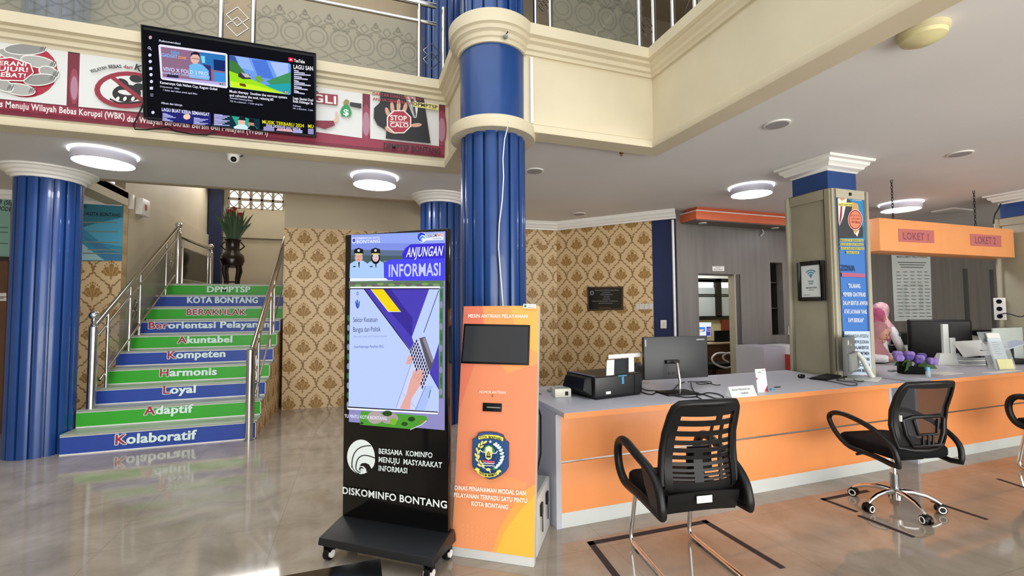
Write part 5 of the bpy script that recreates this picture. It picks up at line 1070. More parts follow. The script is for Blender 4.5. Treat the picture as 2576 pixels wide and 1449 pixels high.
# name tent
a, b_ = top(1842, 1001), top(1905, 996); t = thing('name_sign', 'white folded name sign lettered badan pendapatan daerah on counter edge', 'sign', tuple((a+b_)/2)); U = (b_-a); L2 = U.length; U.normalize(); Nn = Vector((U.y, -U.x, 0)); V = (Vector((0, 0, 1))-Nn*.5).normalized(); h_ = .085
m_ = MB(); q = [a, b_, b_+V*h_, a+V*h_]; b2 = V*h_*1.0; back = [a-Nn*.075, b_-Nn*.075]
m_.add(q+[v+Vector((0, 0, .002)) for v in back], [(0, 1, 2, 3), (3, 2, 5, 4), (0, 3, 4), (1, 5, 2)]); m_.build('folded_card', mat('white_card', 'dde3de', .5, noise=.02), t)
pn = Plane(a, U, V); A = UA(pn, .0008)
for s_, x0, x1, y in (('BADAN PENDAPATAN', .10, .82, .052), ('DAERAH', .40, .70, .022)): A.t('4a5a5e', s_, (L2*x0, y), (L2*x1, y), .014)
A.build('lettering', t)
# payment stand, QR left out
a, b_ = top(1907, 988), top(1932, 986); t = thing('payment_stand', 'small upright white acrylic payment sign with red corners on the counter', 'sign stand', tuple((a+b_)/2)); U = (b_-a); L2 = .105; U.normalize(); pn = Plane(a, U, (Vector((0, .12, 1))).normalized()); H2 = .185
m_ = MB(); q = [pn.pt(c_, d_) for d_ in (-.004, 0) for c_ in ((0, 0), (L2, 0), (L2, H2), (0, H2))]; m_.add(q, [(3, 2, 1, 0), (4, 5, 6, 7), (0, 1, 5, 4), (1, 2, 6, 5), (2, 3, 7, 6), (3, 0, 4, 7)]); m_.build('acrylic_sheet', mat('white_acrylic', 'e6e8e4', .2), t)
m_ = MB(); q = [pn.pt(c_, d_) for d_ in (-.06, -.004) for c_ in ((0, 0), (L2, 0), (L2, .006), (0, .006))]; m_.add(q, [(3, 2, 1, 0), (4, 5, 6, 7), (0, 1, 5, 4), (1, 2, 6, 5), (2, 3, 7, 6), (3, 0, 4, 7)]); m_.build('foot', mat('clear_acrylic', 'c9d0d0', .1, alpha=.5), t)
A = UA(pn, .0008); A.p('b03048', [(0, .095), (.016, .110), (0, .125)]).p('8f2438', [(L2, .0), (L2, .055), (L2-.035, .012)]).p('c7566a', [(L2-.035, .012), (L2, .0), (L2-.04, .005)]); A.t('6a6f74', 'QRIS', (.065, .170), (.098, .170), .006).t('3a4046', 'BAPENDA', (.02, .155), (.06, .155), .008).line('8a9094', [(.02, .146), (.085, .146)], .003).line('b9bdbf', [(.012, .03), (.06, .03)], .004); A.build('printed_face', t)
p = top(1942, 981); tag(MB().box(p.x-.02, p.y-.012, TZ, p.x+.02, p.y+.012, TZ+.012).build('candy_wrapper', mat('blue_wrapper', '5fa0bc', .3, noise=.4, scale=60)), 'tiny blue wrapper beside the white payment sign', 'wrapper')
p = top(1955, 975); tag(MB().tube([(p.x-.03, p.y, TZ+.005), (p.x+.03, p.y-.005, TZ+.005)], .004, 8).build('pen_cap', BLACK), 'small black pen cap lying right of the payment sign', 'pen')
# ================================================================ SECOND COUNTER ITEMS
LEAF = mat('mid_green_leaf', '3f5b2f', .5, noise=.2); LIL = mat('lilac_petal', '8b72b8', .6, noise=.15, scale=40); PUR = mat('purple_petal', '54408c', .6, noise=.15, scale=40)
px_, py_ = 5.33, 3.03; t = thing('flower_planter', 'black box planter of purple roses at left end of the second counter', 'planter', (px_, py_, TZ), R(-32))
MB().box(-.105, -.055, 0, .105, .055, .075).build('box', MATTE, t, bevel=.006, local=True)
random.seed(5)
for k in range(16):
    a = random.uniform(0, 6.28); mb = MB(); d_ = random.uniform(.10, .17); leafblade(mb, (.05*math.cos(a), .03*math.sin(a), .07), (d_*1.25*math.cos(a), d_*.9*math.sin(a), .06+random.uniform(-.03, .06)), .085, 0, .03); mb.build('leaf', LEAF, t, local=True)
for k, (x, y, z, m_) in enumerate(((-.13, -.04, .16, LIL), (-.05, -.05, .17, PUR), (.0, .03, .19, LIL), (.06, -.02, .16, LIL), (.15, -.05, .135, LIL), (.02, -.07, .14, PUR), (-.10, .04, .19, LIL), (.11, .04, .175, PUR))):
    mb = MB(); rr_ = .047 if k % 2 == 0 else .041
    for j in range(3):
        for i in range(5):
            a = R(72*i+36*j); r_ = rr_*(1-.3*j); mb.ball((x+r_*.45*math.cos(a), y+r_*.45*math.sin(a), z+.008*j), (r_*.6, r_*.6, r_*.75), 8, 5)
    mb.build('rose', m_, t, local=True)
p = zc(2335, 948, TZ); t = thing('sanitizer_bottle', 'small clear bottle with light blue cap right of the planter', 'bottle', (p.x, p.y, TZ)); MB().lathe([(.018, 0), (.02, .005), (.02, .05), (.012, .058)], (0, 0, 0), 16).build('body', mat('clear_bottle', 'b9c6ce', .1, alpha=.6), t, local=True); MB().lathe([(.016, .056), (.016, .09), (.012, .094)], (0, 0, 0), 16).build('cap', mat('light_blue_cap', '5fb4d2', .4), t, local=True)
p = zc(2246, 934, TZ); tag(MB().box(p.x-.05, p.y-.02, TZ, p.x+.04, p.y+.02, TZ+.014).build('stapler', mat('grey_metal', '8d8f92', .4), bevel=.004), 'small grey stapler lying in front of the mauve scarfed woman', 'stapler')
# white double stand of folded cardboard
WG = mat('white_card_stand', 'cfd3cf', .5, noise=.03); p = zc(2405, 918, TZ)
t = thing('card_stand', 'white stand with two upright arms on the second counter by black chair', 'stand', (p.x, p.y+.05, TZ), R(-25)); S = 1.12
MB().add([(-.17, -.05, 0), (.13, -.05, 0), (.13, .06, 0), (-.17, .06, 0), (-.12, -.02, .13), (.08, -.02, .13), (.08, .03, .13), (-.12, .03, .13)], [(3, 2, 1, 0), (4, 5, 6, 7), (0, 1, 5, 4), (1, 2, 6, 5), (2, 3, 7, 6), (3, 0, 4, 7)]).build('base', WG, t, local=True)
MB().box(-.075, -.015, .12, -.015, .02, .47).build('tall_arm', WG, t, bevel=.004, local=True); MB().box(-.01, -.02, .12, .05, .02, .31).build('short_arm', WG, t, bevel=.004, local=True)
MB().tube([(.03, -.04, .23), (.10, -.05, .12), (.16, -.06, .02), (.20, -.08, .005)], .010, 8).build('white_tube', WHITEP, t, local=True)
# brochure holder
p = zc(2510, 930, TZ); t = thing('brochure_holder', 'clear acrylic brochure holder with leaflets on the second counter', 'brochure holder', (p.x, p.y, TZ), R(-12)); ACR = mat('thin_clear_acrylic', 'd5dcdc', .08, noise=0, alpha=.22)
lean = Matrix.Rotation(R(-14), 4, 'X')
MB().box(-.02, -.0, 0, .24, .004, .30, M=lean).box(-.02, .06, 0, .24, .064, .42, M=lean).box(-.02, 0, 0, -.016, .06, .30, M=lean).box(.236, 0, 0, .24, .06, .30, M=lean).build('shell', ACR, t, local=True)
MB().box(.03, .02, .02, .20, .03, .34, M=lean).build('leaflet', mat('pale_leaflet', 'c8d2dc', .5), t, local=True); MB().box(.02, -.006, .0, .21, -.002, .11, M=lean).build('yellow_leaflet', mat('yellow_leaflet', 'd9d7a0', .5), t, local=True); MB().box(.06, .035, .05, .22, .045, .40, M=lean).build('leaflet', WHITEP, t, local=True)
A = UA(Plane(lean @ Vector((0, .0195, 0)), (1, 0, 0), lean.to_3x3() @ Vector((0, 0, 1))), 0)
for k in range(6): A.line('8a96a2', [(.06, .17+k*.025), (.15-.02*(k % 2), .17+k*.025)], .006)
A.build('leaflet_print', t).matrix_parent_inverse = Matrix.Identity(4)
p = zc(2475, 926, TZ); t = thing('paper_tray', 'slanted white paper rack leaning over the folders, left of brochure holder', 'rack', (p.x+.24, p.y+.24, TZ), R(-12))
MB().add([(-.2, -.1, .10), (.22, -.1, .12), (.30, .1, .26), (-.08, .1, .25), (-.2, -.1, .112), (.22, -.1, .132), (.30, .1, .272), (-.08, .1, .262)], [(3, 2, 1, 0), (4, 5, 6, 7), (0, 1, 5, 4), (1, 2, 6, 5), (2, 3, 7, 6), (3, 0, 4, 7)]).build('tilted_sheet', WG, t, local=True)
for k in range(4): MB().box(-.15, -.08+.002*k, k*.022, .12, .12, k*.022+.018).build('folder', [WG, mat('grey_folder', '9fa3a5', .5)][k % 2], t, local=True)
MB().box(.10, -.05, 0, .26, .12, .17).build('dark_box', mat('dark_blue_box', '20222c', .5), t, local=True, bevel=.006)
p = zc(2560, 918, TZ); t = thing('desk_telephone', 'dark telephone with paper on top at right edge of the second counter', 'telephone', (p.x+.1, p.y+.12, TZ), R(-20))
MB().box(-.12, -.09, 0, .14, .10, .06).build('body', BLACK, t, bevel=.01, local=True); MB().add([(-.14, -.08, .15), (.2, -.05, .24), (.2, .1, .26), (-.14, .1, .18), (-.14, -.08, .16), (.2, -.05, .25), (.2, .1, .27), (-.14, .1, .19)], [(3, 2, 1, 0), (4, 5, 6, 7), (0, 1, 5, 4), (1, 2, 6, 5), (2, 3, 7, 6), (3, 0, 4, 7)]).build('paper', mat('blue_white_paper', 'b7c4d6', .5), t, local=True); MB().box(-.05, -.02, .06, .05, .06, .20).build('cradle', BLACK, t, local=True)
p = zc(2500, 935, TZ); tag(MB().box(p.x-.2, p.y-.07, TZ, p.x+.35, p.y+.0, TZ+.003).build('paper_sheet', WHITEP), 'loose white papers at the front edge near brochure holder', 'paper')
p = zc(2380, 940, TZ); tag(MB().box(p.x-.16, p.y-.06, TZ, p.x+.16, p.y+.08, TZ+.004).build('paper_sheet', mat('cream_paper', 'd9d8cc', .5)), 'loose cream papers lying right of the purple flower planter', 'paper')
pb = plY(3.4); a = pb.P(2499, 826); b_ = pb.P(2640, 905); tag(MB().box(a.x, 3.40, TZ, 8.2, 3.42, a.z).build('counter_screen', mat('pale_green_board', 'c3ccc6', .35, noise=.02), bevel=.003), 'pale grey upright screen board at right end behind the brochure holder', 'board')
# ================================================================ BEHIND THE COUNTERS
def office_back(label, loc, rz):
    t = thing('office_chair', label, 'chair', loc, rz); LE = mat('black_leather', '0c0c0d', .5, noise=.15, scale=14, bump=.2)
    MB().rbox(-.34, -.06, .62, .34, .05, 1.29, .05, 0, None, 5).build('backrest', LE, t, bevel=.035, local=True, seg=3); MB().rbox(-.26, -.02, .42, .26, .48, .54, .08).build('seat', LE, t, bevel=.03, local=True)
    for s_ in (-1, 1): MB().tube([(s_*.29, .02, .62), (s_*.31, .12, .68), (s_*.31, .36, .68), (s_*.28, .42, .5)], .022, 8).build('armrest', BLACK, t, local=True)
    MB().tube([(0, .2, .06), (0, .2, .42)], .03, 12).build('column', CHROME, t, local=True)
    for k in range(5):
        a = R(72*k+10); MB().tube([(0, .2, .11), (.28*math.cos(a), .2+.28*math.sin(a), .075)], [.028, .02], 8).build('base_leg', BLACK, t, local=True); MB().ball((.28*math.cos(a), .2+.28*math.sin(a), .035), .035, 12, 8).build('caster', BLACK, t, local=True)
p = CAM+ray(2362, 850)*(4.1/ray(2362, 850).y)
office_back('large black leather office chair with tall square back behind the second counter', (p.x, 4.1, 0), R(128))
def drawers(label, x0, y0, w_, d_, h_, front, rows=3):
    t = thing('drawer_cabinet', label, 'cabinet', (x0+w_/2, y0+d_/2, 0)); MB().box(x0, y0+.02, 0, x0+w_, y0+d_, h_).build('body', GREYL, t)
    for k in range(rows):
        z0, z1 = .04+(h_-.16)*k/rows, .04+(h_-.16)*(k+1)/rows-.008; dw = MB().box(x0+.01, y0, z0, x0+w_-.01, y0+.02, z1).build('drawer', front, t); MB().box(x0+w_/2-.06, y0-.015, z1-.05, x0+w_/2+.06, y0, z1-.035).build('handle', STEEL, dw)
    MB().box(x0, y0-.002, h_-.11, x0+w_, y0+.02, h_).build('top_rail', WHITEP, t); return t
REDP = mat('red_laminate', 'b23a34', .4)
pb = plY(5.2); a = pb.P(1921, 872); b_ = pb.P(1974, 950); 
t = thing('drawer_cabinet', 'grey cabinet with red and white front standing by the grey wall left of the pillar', 'cabinet', (a.x+.3, 5.45, 0))
MB().box(a.x, 5.20, 0, a.x+.42, 5.73, a.z-.01).build('body', GREYL, t); pc = pb.P(1974, 885); MB().box(a.x+.425, 5.14, 0, a.x+.95, 5.70, pc.z-.035).build('red_front', REDP, t); MB().box(a.x+.425, 5.13, pc.z-.035, a.x+.95, 5.70, a.z-.02).build('white_top', WHITEP, t)
tag(MB().rbox(a.x-.33, 4.9, .0, a.x+.22, 5.12, .52, .08).build('red_stool', REDP, bevel=.02), 'red rounded seat peeking over the counter behind the payment sign', 'stool')
pb = plY(5.3); a = pb.P(2251, 868); drawers('red and white drawer cabinet behind the scarfed women at the second counter', a.x-.1, 5.2, .62, .5, a.z, REDP)
pb2 = plY(5.35); b_ = pb2.P(2252, 838); c_ = pb2.P(2292, 866); tag(MB().box(b_.x, 5.25, a.z+.001, c_.x+.25, 5.6, b_.z).build('black_box', BLACK, bevel=.01), 'black box device standing on the red drawer cabinet', 'box')
pb = plY(5.3); a = pb.P(2420, 880); drawers('red drawer cabinet under the papers right of the big black chair', a.x-.4, 5.2, 1.5, .5, a.z-.0, REDP, 3)
t = thing('document_bundle', 'clear plastic wrapped bundle on cabinet right of the big black chair', 'bundle', (a.x+.1, 5.3, a.z)); MB().rbox(a.x-.1, 5.22, a.z+.001, a.x+.75, 5.6, a.z+.09, .03).build('paper_stack', WG, t); MB().ball((a.x+.35, 5.38, a.z+.17), (.36, .16, .10), 18, 10).build('plastic_wrap', mat('plastic_wrap', '9a9c90', .15, noise=.25, scale=12, bump=.5), t)
b_ = plY(5.4).P(2480, 855); tag(MB().rbox(max(b_.x-.15, a.x+.8), 5.25, a.z+.001, b_.x+.55, 5.65, b_.z+.18, .05).build('black_device', BLACK, bevel=.02), 'dark machine on the cabinet behind the pale screen board', 'machine')
# wall poster, socket, switch, plaque, labels
pl = plY(5.742); A = Art(pl, 0); A.p('dfe6e2', [(2242, 640), (2340, 640), (2345, 806), (2250, 808)]).p('cdd6d1', [(2268, 715), (2322, 712), (2324, 780), (2270, 785)]).p('dfe6e2', [(2280, 722), (2312, 720), (2313, 775), (2282, 778)])
A.t('4a5652', 'MAKLUMAT PELAYANAN', (2256, 648), (2332, 649), 4).line('5c6864', [(2258, 660), (2330, 661)], 2).line('5c6864', [(2262, 666), (2326, 667)], 2).line('5c6864', [(2266, 672), (2322, 673)], 2)
for k in range(14):
    for j in range(5): A.line('5c6864', [(2254+j*17.5+k*.3, 684+k*8.6), (2254+j*17.5+k*.3+9+((k*3+j*5) % 4), 684+k*8.6+.3)], 1.5)
tag(A.build('wall_poster'), 'white service table poster on the grey wall behind the second counter', 'poster')
pl = plX(8.28); p = CAM+ray(2518, 777)*(8.295/ray(2518, 777).x)
t = thing('wall_socket', 'white wall socket with black cables on the right pillar side', 'socket', tuple(p)); MB().box(8.262, p.y-.06, p.z-.15, 8.281, p.y+.06, p.z+.15).build('plate', WHITEP, t, bevel=.005)
for k in range(3): MB().tube([(8.263, p.y, p.z-.1+k*.1), (8.258, p.y, p.z-.1+k*.1)], .03, 16).build('outlet', BLACK, t)
MB().tube(smooth([(8.255, p.y, p.z-.08), (8.2, p.y-.1, p.z-.06), (8.18, p.y-.25, p.z-.1), (8.2, p.y-.35, p.z+.02)]), .007, 6).build('plug_cable', BLACK, t)
dg = (Vector((4.45, 6.02, 0))-Vector((3.37, 7.28, 0))).normalized(); pd = Plane(Vector((3.37, 7.28, 0))+Vector((dg.y, -dg.x, 0))*.004, dg, (0, 0, 1)); 
t = thing('wall_plaque', 'black engraved inauguration plaque on the damask wall', 'plaque', tuple(pd.P(1523, 750)))
c4 = [(1479, 722), (1568, 721), (1568, 779), (1480, 782)]
def slabp(pl, pts, d0, d1):
    a = [pl.P(x, y, d0) for x, y in pts]; b = [pl.P(x, y, d1) for x, y in pts]; m_ = MB(); m_.add(a+b, [(0, 1, 2, 3), (7, 6, 5, 4)]+[(i, i+4, (i+1) % 4+4, (i+1) % 4) for i in range(4)]); return m_
slabp(pd, c4, 0, .02).build('slab', mat('black_marble', '100d0c', .12, noise=.3, scale=9), t); A = Art(pd, .021)
A.line('7a5a3a', [(1481.5, 724.5), (1566, 723.5), (1566, 776.5), (1482, 779.5), (1481.5, 724.5)], .8); A.e_('8a8e92', 1490, 737, 5, 6).e_('2a2c30', 1490, 737, 3, 4)
for k, (s_, x0, x1) in enumerate((('PELAYANAN TERPADU SATU PINTU', 1498, 1558), ('KOTA BONTANG', 1516, 1536), ('DIRESMIKAN', 1512, 1542), ('OLEH', 1520, 1534), ('WALIKOTA', 1518, 1536), ('PADA HARI SENIN TANGGAL', 1490, 1556), ('BONTANG', 1508, 1542))): A.t('7f8286', s_, (x0, 732+k*5.4), (x1, 731.6+k*5.4), 2.6)
A.t('7f6a52', 'WALIKOTA BONTANG', (1506, 776), (1538, 775.5), 2.4); A.build('engraving', t)
A = Art(pd, .002); A.p('d5d2c8', [(1600, 764.5), (1643, 764), (1643, 778), (1601, 778.5)]).line('9a968c', [(1609, 765), (1609, 778)], .8).line('9a968c', [(1621, 765), (1621, 778)], .8).line('9a968c', [(1633, 765), (1633, 778)], .8); tag(A.build('label_strip'), 'white label strip on damask wall right of the black plaque', 'label')
dp = Vector((4.68-4.45, 5.76-6.02, 0)).normalized(); pp = Plane(Vector((4.45, 6.02, 0))+Vector((dp.y, -dp.x, 0))*.003, dp, (0, 0, 1)); p = pp.P(1670, 815)
t = thing('light_switch', 'white light switch on the dark blue corner pilaster', 'switch', tuple(p)); slabp(pp, [(1662, 805), (1677, 805), (1677, 826), (1662, 826)], 0, .014).build('plate', WHITEP, t, bevel=.003); slabp(pp, [(1668, 810), (1674, 810), (1674, 821), (1668, 821)], .013, .02).build('rocker', mat('cream_plastic', 'd8d6c4', .4), t)
p = plY(5.70).P(1693, 600); tag(MB().tube([(p.x, 5.70, 0), (p.x, 5.70, 2.83)], .02, 10).build('white_pipe', WHITEP), 'slim white vertical pipe beside the dark blue pilaster', 'pipe')
t = thing('door_sign', 'small white door sign above the office doorway', 'sign', tuple(GW.P(1806, 676))); slabp(plY(5.748), [(1791, 670), (1821, 670), (1821, 682), (1792, 682)], 0, .008).build('plate', WHITEP, t); A = Art(plY(5.739), .001); A.t('7a7f80', 'RUANG', (1800, 675), (1812, 675), 2.6).t('7a7f80', 'PELAYANAN', (1796, 680), (1817, 680), 2.6); A.build('lettering', t)
p = GW.P(1915, 587); tag(MB().tube([(p.x-.02, 5.748, p.z-.05), (p.x, 5.70, p.z), (p.x+.015, 5.74, p.z+.06)], .012, 8).build('wall_hook', WHITEP), 'small white hook high on the grey wall under the canopy', 'hook')
# trophies in the niches
GOLD = mat('trophy_gold', 'c9a84a', .25, 1)
def trophy(label, x, z, h, m, base, grp=None):
    t = thing('trophy', label, 'trophy', (x, 5.96, z)); MB().box(-.04, -.04, 0, .04, .04, h*.25).build('base', base, t, local=True); MB().lathe([(.012, h*.25), (.01, h*.5), (.03, h*.62), (.05, h*.8), (.055, h), (.045, h)], (0, 0, 0), 16).build('cup', m, t, local=True)
n0 = niche[0]; hz = n0[3]-n0[2]
trophy('gold trophy with white base in the top compartment of the left niche', n0[0]+.13, n0[2]+hz*.72+.02, .30, GOLD, WHITEP)
trophy('silver trophy in the middle compartment of the left niche', n0[0]+.10, n0[2]+hz*.36+.02, .42, CHROME, WHITEP)
trophy('tall silver trophy with reddish base at the bottom of the left niche', n0[0]+.12, n0[2]-.03, .44, CHROME, mat('reddish_base', 'a06a60', .4))
n1 = niche[1]; trophy('white trophy figure in the right wall niche', n1[0]+.12, n1[2]+(n1[3]-n1[2])*.72+.02, .36, WHITEP, WHITEP)
# office seen through the doorway
po = plY(6.9)
a = po.P(1785, 861); tz = a.z; t = thing('office_desk', 'brown wooden desk inside the office beyond the doorway', 'desk', (5.7, 7.1, 0)); WOOD = mat('brown_desk_wood', '5a3a20', .45, noise=.15)
MB().box(5.0, 6.7, tz-.03, 7.9, 7.4, tz).build('desktop', mat('pale_desk_edge', 'a89270', .4), t, bevel=.004); MB().box(5.05, 6.74, 0, 7.85, 6.77, tz-.03).build('front_panel', WOOD, t); MB().box(5.05, 6.78, 0, 5.09, 7.38, tz-.03).build('side_panel', WOOD, t)
pm = plY(7.0); a = pm.P(1757, 812); b_ = pm.P(1789, 846); t = thing('monitor', 'lit office monitor with picture inside the far doorway', 'monitor', (b_.x-.25, 7.0, tz))
MB().box(b_.x-.55, 7.0, b_.z, b_.x+.01, 7.03, a.z).build('housing', BLACK, t, bevel=.004); MB().tube([(b_.x-.25, 7.03, tz), (b_.x-.25, 7.03, b_.z+.05)], .02, 8).build('stand', BLACK, t); MB().box(b_.x-.37, 6.93, tz, b_.x-.13, 7.1, tz+.012).build('base', BLACK, t)
A = Art(plY(6.998), .0005, e=1.1); A.p('d8e0ff', [(1735, 811), (1789, 811), (1788, 846), (1735, 846)]).p('3f7fd0', [(1735, 822), (1774, 823), (1774, 834), (1735, 838)]).p('d7c0b0', [(1750, 830), (1772, 828), (1760, 840), (1750, 840)]).p('3f3f8a', [(1777, 822), (1788, 822), (1787, 845), (1776, 845)]).line('e6e8ff', [(1778, 828), (1787, 828)], 1).line('e6e8ff', [(1778, 833), (1787, 833)], 1); A.build('screen', t)
a = plY(6.85).P(1796, 832); b_ = plY(6.85).P(1838, 859); t = thing('laptop', 'open black laptop on the desk in the far office', 'laptop', (b_.x, 6.85, tz)); MB().box(a.x, 6.83, tz+.005, b_.x, 6.85, a.z).build('lid', BLACK, t); MB().box(a.x, 6.85, tz, b_.x+.05, 7.1, tz+.015).build('base', BLACK, t)
pr = plY(6.3); t = thing('office_chair', 'dark office chair with curved white arm loop inside the doorway', 'chair', (pr.P(1818, 905).x, 6.35, 0), 0)
mb = MB().tube(smooth([pr.P(x, y) for x, y in ((1843, 886), (1829, 889), (1815, 888), (1800, 891), (1791, 902), (1797, 914), (1815, 923), (1832, 925), (1844, 918), (1847, 905), (1841, 892), (1830, 889), (1819, 896), (1822, 905), (1833, 911))], 4), .017, 8); mb.build('arm_loop', mat('white_grey_arm', 'b9b5ac', .4), t)
c_ = pr.P(1818, 905); MB().rbox(c_.x-.28, 6.33, .40, c_.x+.28, 6.72, .50, .08).build('seat', MATTE, t, bevel=.02); MB().tube([(c_.x, 6.5, .0), (c_.x, 6.5, .4)], .03, 10).build('column', BLACK, t)
# floor tape
TAPE = mat('worn_black_tape', '2a2326', .75, noise=.3, scale=40)
def tape(pts, w_, lab):
    mb = MB(); P = [zc(x, y, .0015) for x, y in pts]
    for a, b in zip(P, P[1:]):
        d_ = (b-a).normalized(); n = Vector((-d_.y, d_.x, 0))*w_/2; a2 = a-d_*w_/2; b2 = b+d_*w_/2; mb.add([a2-n, b2-n, b2+n, a2+n], [(0, 1, 2, 3)])
    return tag(mb.build('floor_tape', TAPE), lab, 'floor tape')
tape([(1590, 1500), (1487, 1366), (1775, 1312), (1962, 1424)], .042, 'dark tape outline on the floor around the cantilever chair')
tape([(2150, 1285), (2072, 1256), (2180, 1235)], .035, 'dark tape corner on the floor left of the swivel chair base')
tape([(2166, 1299), (2292, 1348)], .035, 'dark tape strip on the floor in front of the swivel chair')
tape([(2350, 1263), (2476, 1304)], .035, 'dark tape strip on the floor right of the swivel chair')
tape([(2515, 1206), (2620, 1240)], .035, 'dark tape strip on the floor near the rightmost chair')

pl = plX(8.29); tag(MB().tube(smooth([pl.P(x, y, .01) for x, y in ((2519, 512), (2512, 527), (2504, 540), (2501, 553), (2500, 563))]), .008, 6).build('black_cable', BLACK), 'thin black cable dropping from ceiling to top of the right pillar', 'cable')
tag(slabp(plY(5.745), [(1983, 822), (1994, 803), (1995, 848), (1982, 842)], 0, .02).build('white_leaflet', WHITEP), 'white leaflet leaning on the niche ledge beside the square pillar', 'leaflet')
# ================================================================ CHAIRS
def surf(mb, f, u0, u1, z0, z1, th=.012, nu=6, nz=2, m=0):
    P = []; n = (nu+1)*(nz+1)
    for s_ in (0, 1):
        for j in range(nz+1):
            for i in range(nu+1):
                p = f(u0+(u1-u0)*i/nu, z0+(z1-z0)*j/nz); P.append(p+Vector((0, -th*s_, 0)))
    F = []; k = lambda s_, i, j: s_*n+j*(nu+1)+i
    for j in range(nz):
        for i in range(nu): F += [(k(0, i, j), k(0, i, j+1), k(0, i+1, j+1), k(0, i+1, j)), (k(1, i, j), k(1, i+1, j), k(1, i+1, j+1), k(1, i, j+1))]
    for i in range(nu): F += [(k(0, i, 0), k(0, i+1, 0), k(1, i+1, 0), k(1, i, 0)), (k(0, i, nz), k(1, i, nz), k(1, i+1, nz), k(0, i+1, nz))]
    for j in range(nz): F += [(k(0, 0, j), k(1, 0, j), k(1, 0, j+1), k(0, 0, j+1)), (k(0, nu, j), k(0, nu, j+1), k(1, nu, j+1), k(1, nu, j))]
    mb.add(P, F, m, smooth=True)
def lerp(t_, T):
    for (a, b), (c_, d) in zip(T, T[1:]):
        if t_ <= c_: return b+(d-b)*(t_-a)/(c_-a)
    return T[-1][1]
PLAST = mat('black_moulded_plastic', '0b0b0d', .42, spec=.35, noise=.06, scale=20)
def cantilever(label):
    t = thing('visitor_chair', label, 'chair', (1.83, 2.27, 0), R(-8))
    hw = lambda z: lerp(z, [(.36, .205), (.50, .222), (.62, .222), (.80, .205), (.97, .188)])
    yc = lambda z: lerp(z, [(.36, -.20), (.44, -.245), (.54, -.262), (.66, -.25), (.80, -.275), (.97, -.345)])
    f = lambda u, z: Vector((u*hw(z), yc(z)+.055*u*u, z))
    fr = [f(-1, .52), f(-1, .6), f(-1, .7), f(-1, .8), f(-1, .9), f(-.97, .945), f(-.86, .97), f(-.5, .978), f(0, .98), f(.5, .978), f(.86, .97), f(.97, .945), f(1, .9), f(1, .8), f(1, .7), f(1, .6), f(1, .52)]
    b = MB().tube(fr, .021, 10); surf(b, f, -.97, -.80, .50, .955, .018, 2, 12); surf(b, f, .80, .97, .50, .955, .018, 2, 12); surf(b, f, -.95, .95, .925, .965, .018, 8, 2)
    b.build('back_frame', PLAST, t, local=True)
    sl = MB(); slots = [(.905, .880), (.848, .818), (.790, .765), (.742, .722), (.700, .682), (.662, .645), (.628, .613), (.598, .586), (.573, .563), (.552, .544)]; z = .93
    for (a, c_) in slots: surf(sl, f, -.82, .82, a, z, .010, 8, 1); z = c_
    surf(sl, f, -.90, .90, .47, z, .012, 8, 3)
    for k, (a, c_) in enumerate(slots):
        for u0, u1 in ((((.22, .40),) if k < 1 else ((.10, .17), (.42, .52))) if k < 4 else ((-.28, -.05), (.42, .52))): surf(sl, f, u0, u1, c_, a, .010, 1, 1)
    sl.build('slatted_back', PLAST, t, local=True)
    lb = MB(); g = lambda u, z: f(u, z)+Vector((0, .05*math.cos(u*1.5), 0)); surf(lb, g, -.34, .34, .585, .72, .012, 8, 4); lb.build('lumbar_support', PLAST, t, local=True)
    sh = MB(); f2 = lambda u, z: Vector((u*.215, yc(z)+.03*u*u-.012, z-.02*u*u)); surf(sh, f2, -1, 1, .385, .50, .016, 8, 4); sh.build('lower_shell', PLAST, t, local=True)
    MB().box(-.07, -.292, .445, .02, -.288, .482, 0, Matrix.Rotation(R(0), 4, 'X')).build('asset_sticker', mat('white_sticker', 'dfe3dc', .5), t, local=True)
    s = MB(); s.rbox(-.225, -.225, .375, .225, .25, .455, .07, 0, None, 6); s.build('seat', MATTE, t, bevel=.03, local=True, seg=3)
    for k in (-1, 1):
        x = k*.262
        path = smooth([(x, -.275, .385), (x, -.245, .50), (x*1.0, -.17, .575), (x*1.05, -.02, .63), (x*1.07, .12, .668), (x*1.07, .20, .645), (x*1.06, .235, .57), (x*1.04, .22, .47), (x, .16, .405), (x*.97, 0, .395), (x*.97, -.16, .385)], 4)
        a = MB().tube([Vector(p) for p in path], .026, 10, closed=True)
        q = [Vector((x+k*.012, y, z)) for y, z in ((-.275, .38), (-.25, .52), (-.16, .575), (-.06, .60), (-.10, .50), (-.17, .40))]; q2 = [p-Vector((k*.03, 0, 0)) for p in q]; n = len(q)
        a.add(q+q2, [tuple(range(n)), tuple(range(2*n-1, n-1, -1))]+[(i, n+i, n+(i+1) % n, (i+1) % n) for i in range(n)]); a.build('armrest', PLAST, t, local=True)
    def bend(P, r=.06, n=5):
        out = [Vector(P[0])]
        for a, b_, c_ in zip(P, P[1:], P[2:]):
            a, b_, c_ = Vector(a), Vector(b_), Vector(c_); d1 = (a-b_).normalized(); d2 = (c_-b_).normalized()
            for k in range(n+1): s_ = k/n; out.append((b_+d1*r)*(1-s_)**2+b_*2*s_*(1-s_)+(b_+d2*r)*s_**2)
        return out+[Vector(P[-1])]
    MB().tube(bend([(-.19, .17, .38), (-.205, .235, .015), (-.215, -.34, .015), (.215, -.34, .015), (.205, .235, .015), (.19, .17, .38)]), .0135, 12).build('sled_frame', CHROME, t, local=True)
    MB().tube([(-.19, .17, .372), (-.19, -.15, .372), (.19, -.15, .372), (.19, .17, .372)], .012, 8).build('seat_support', CHROME, t, local=True)
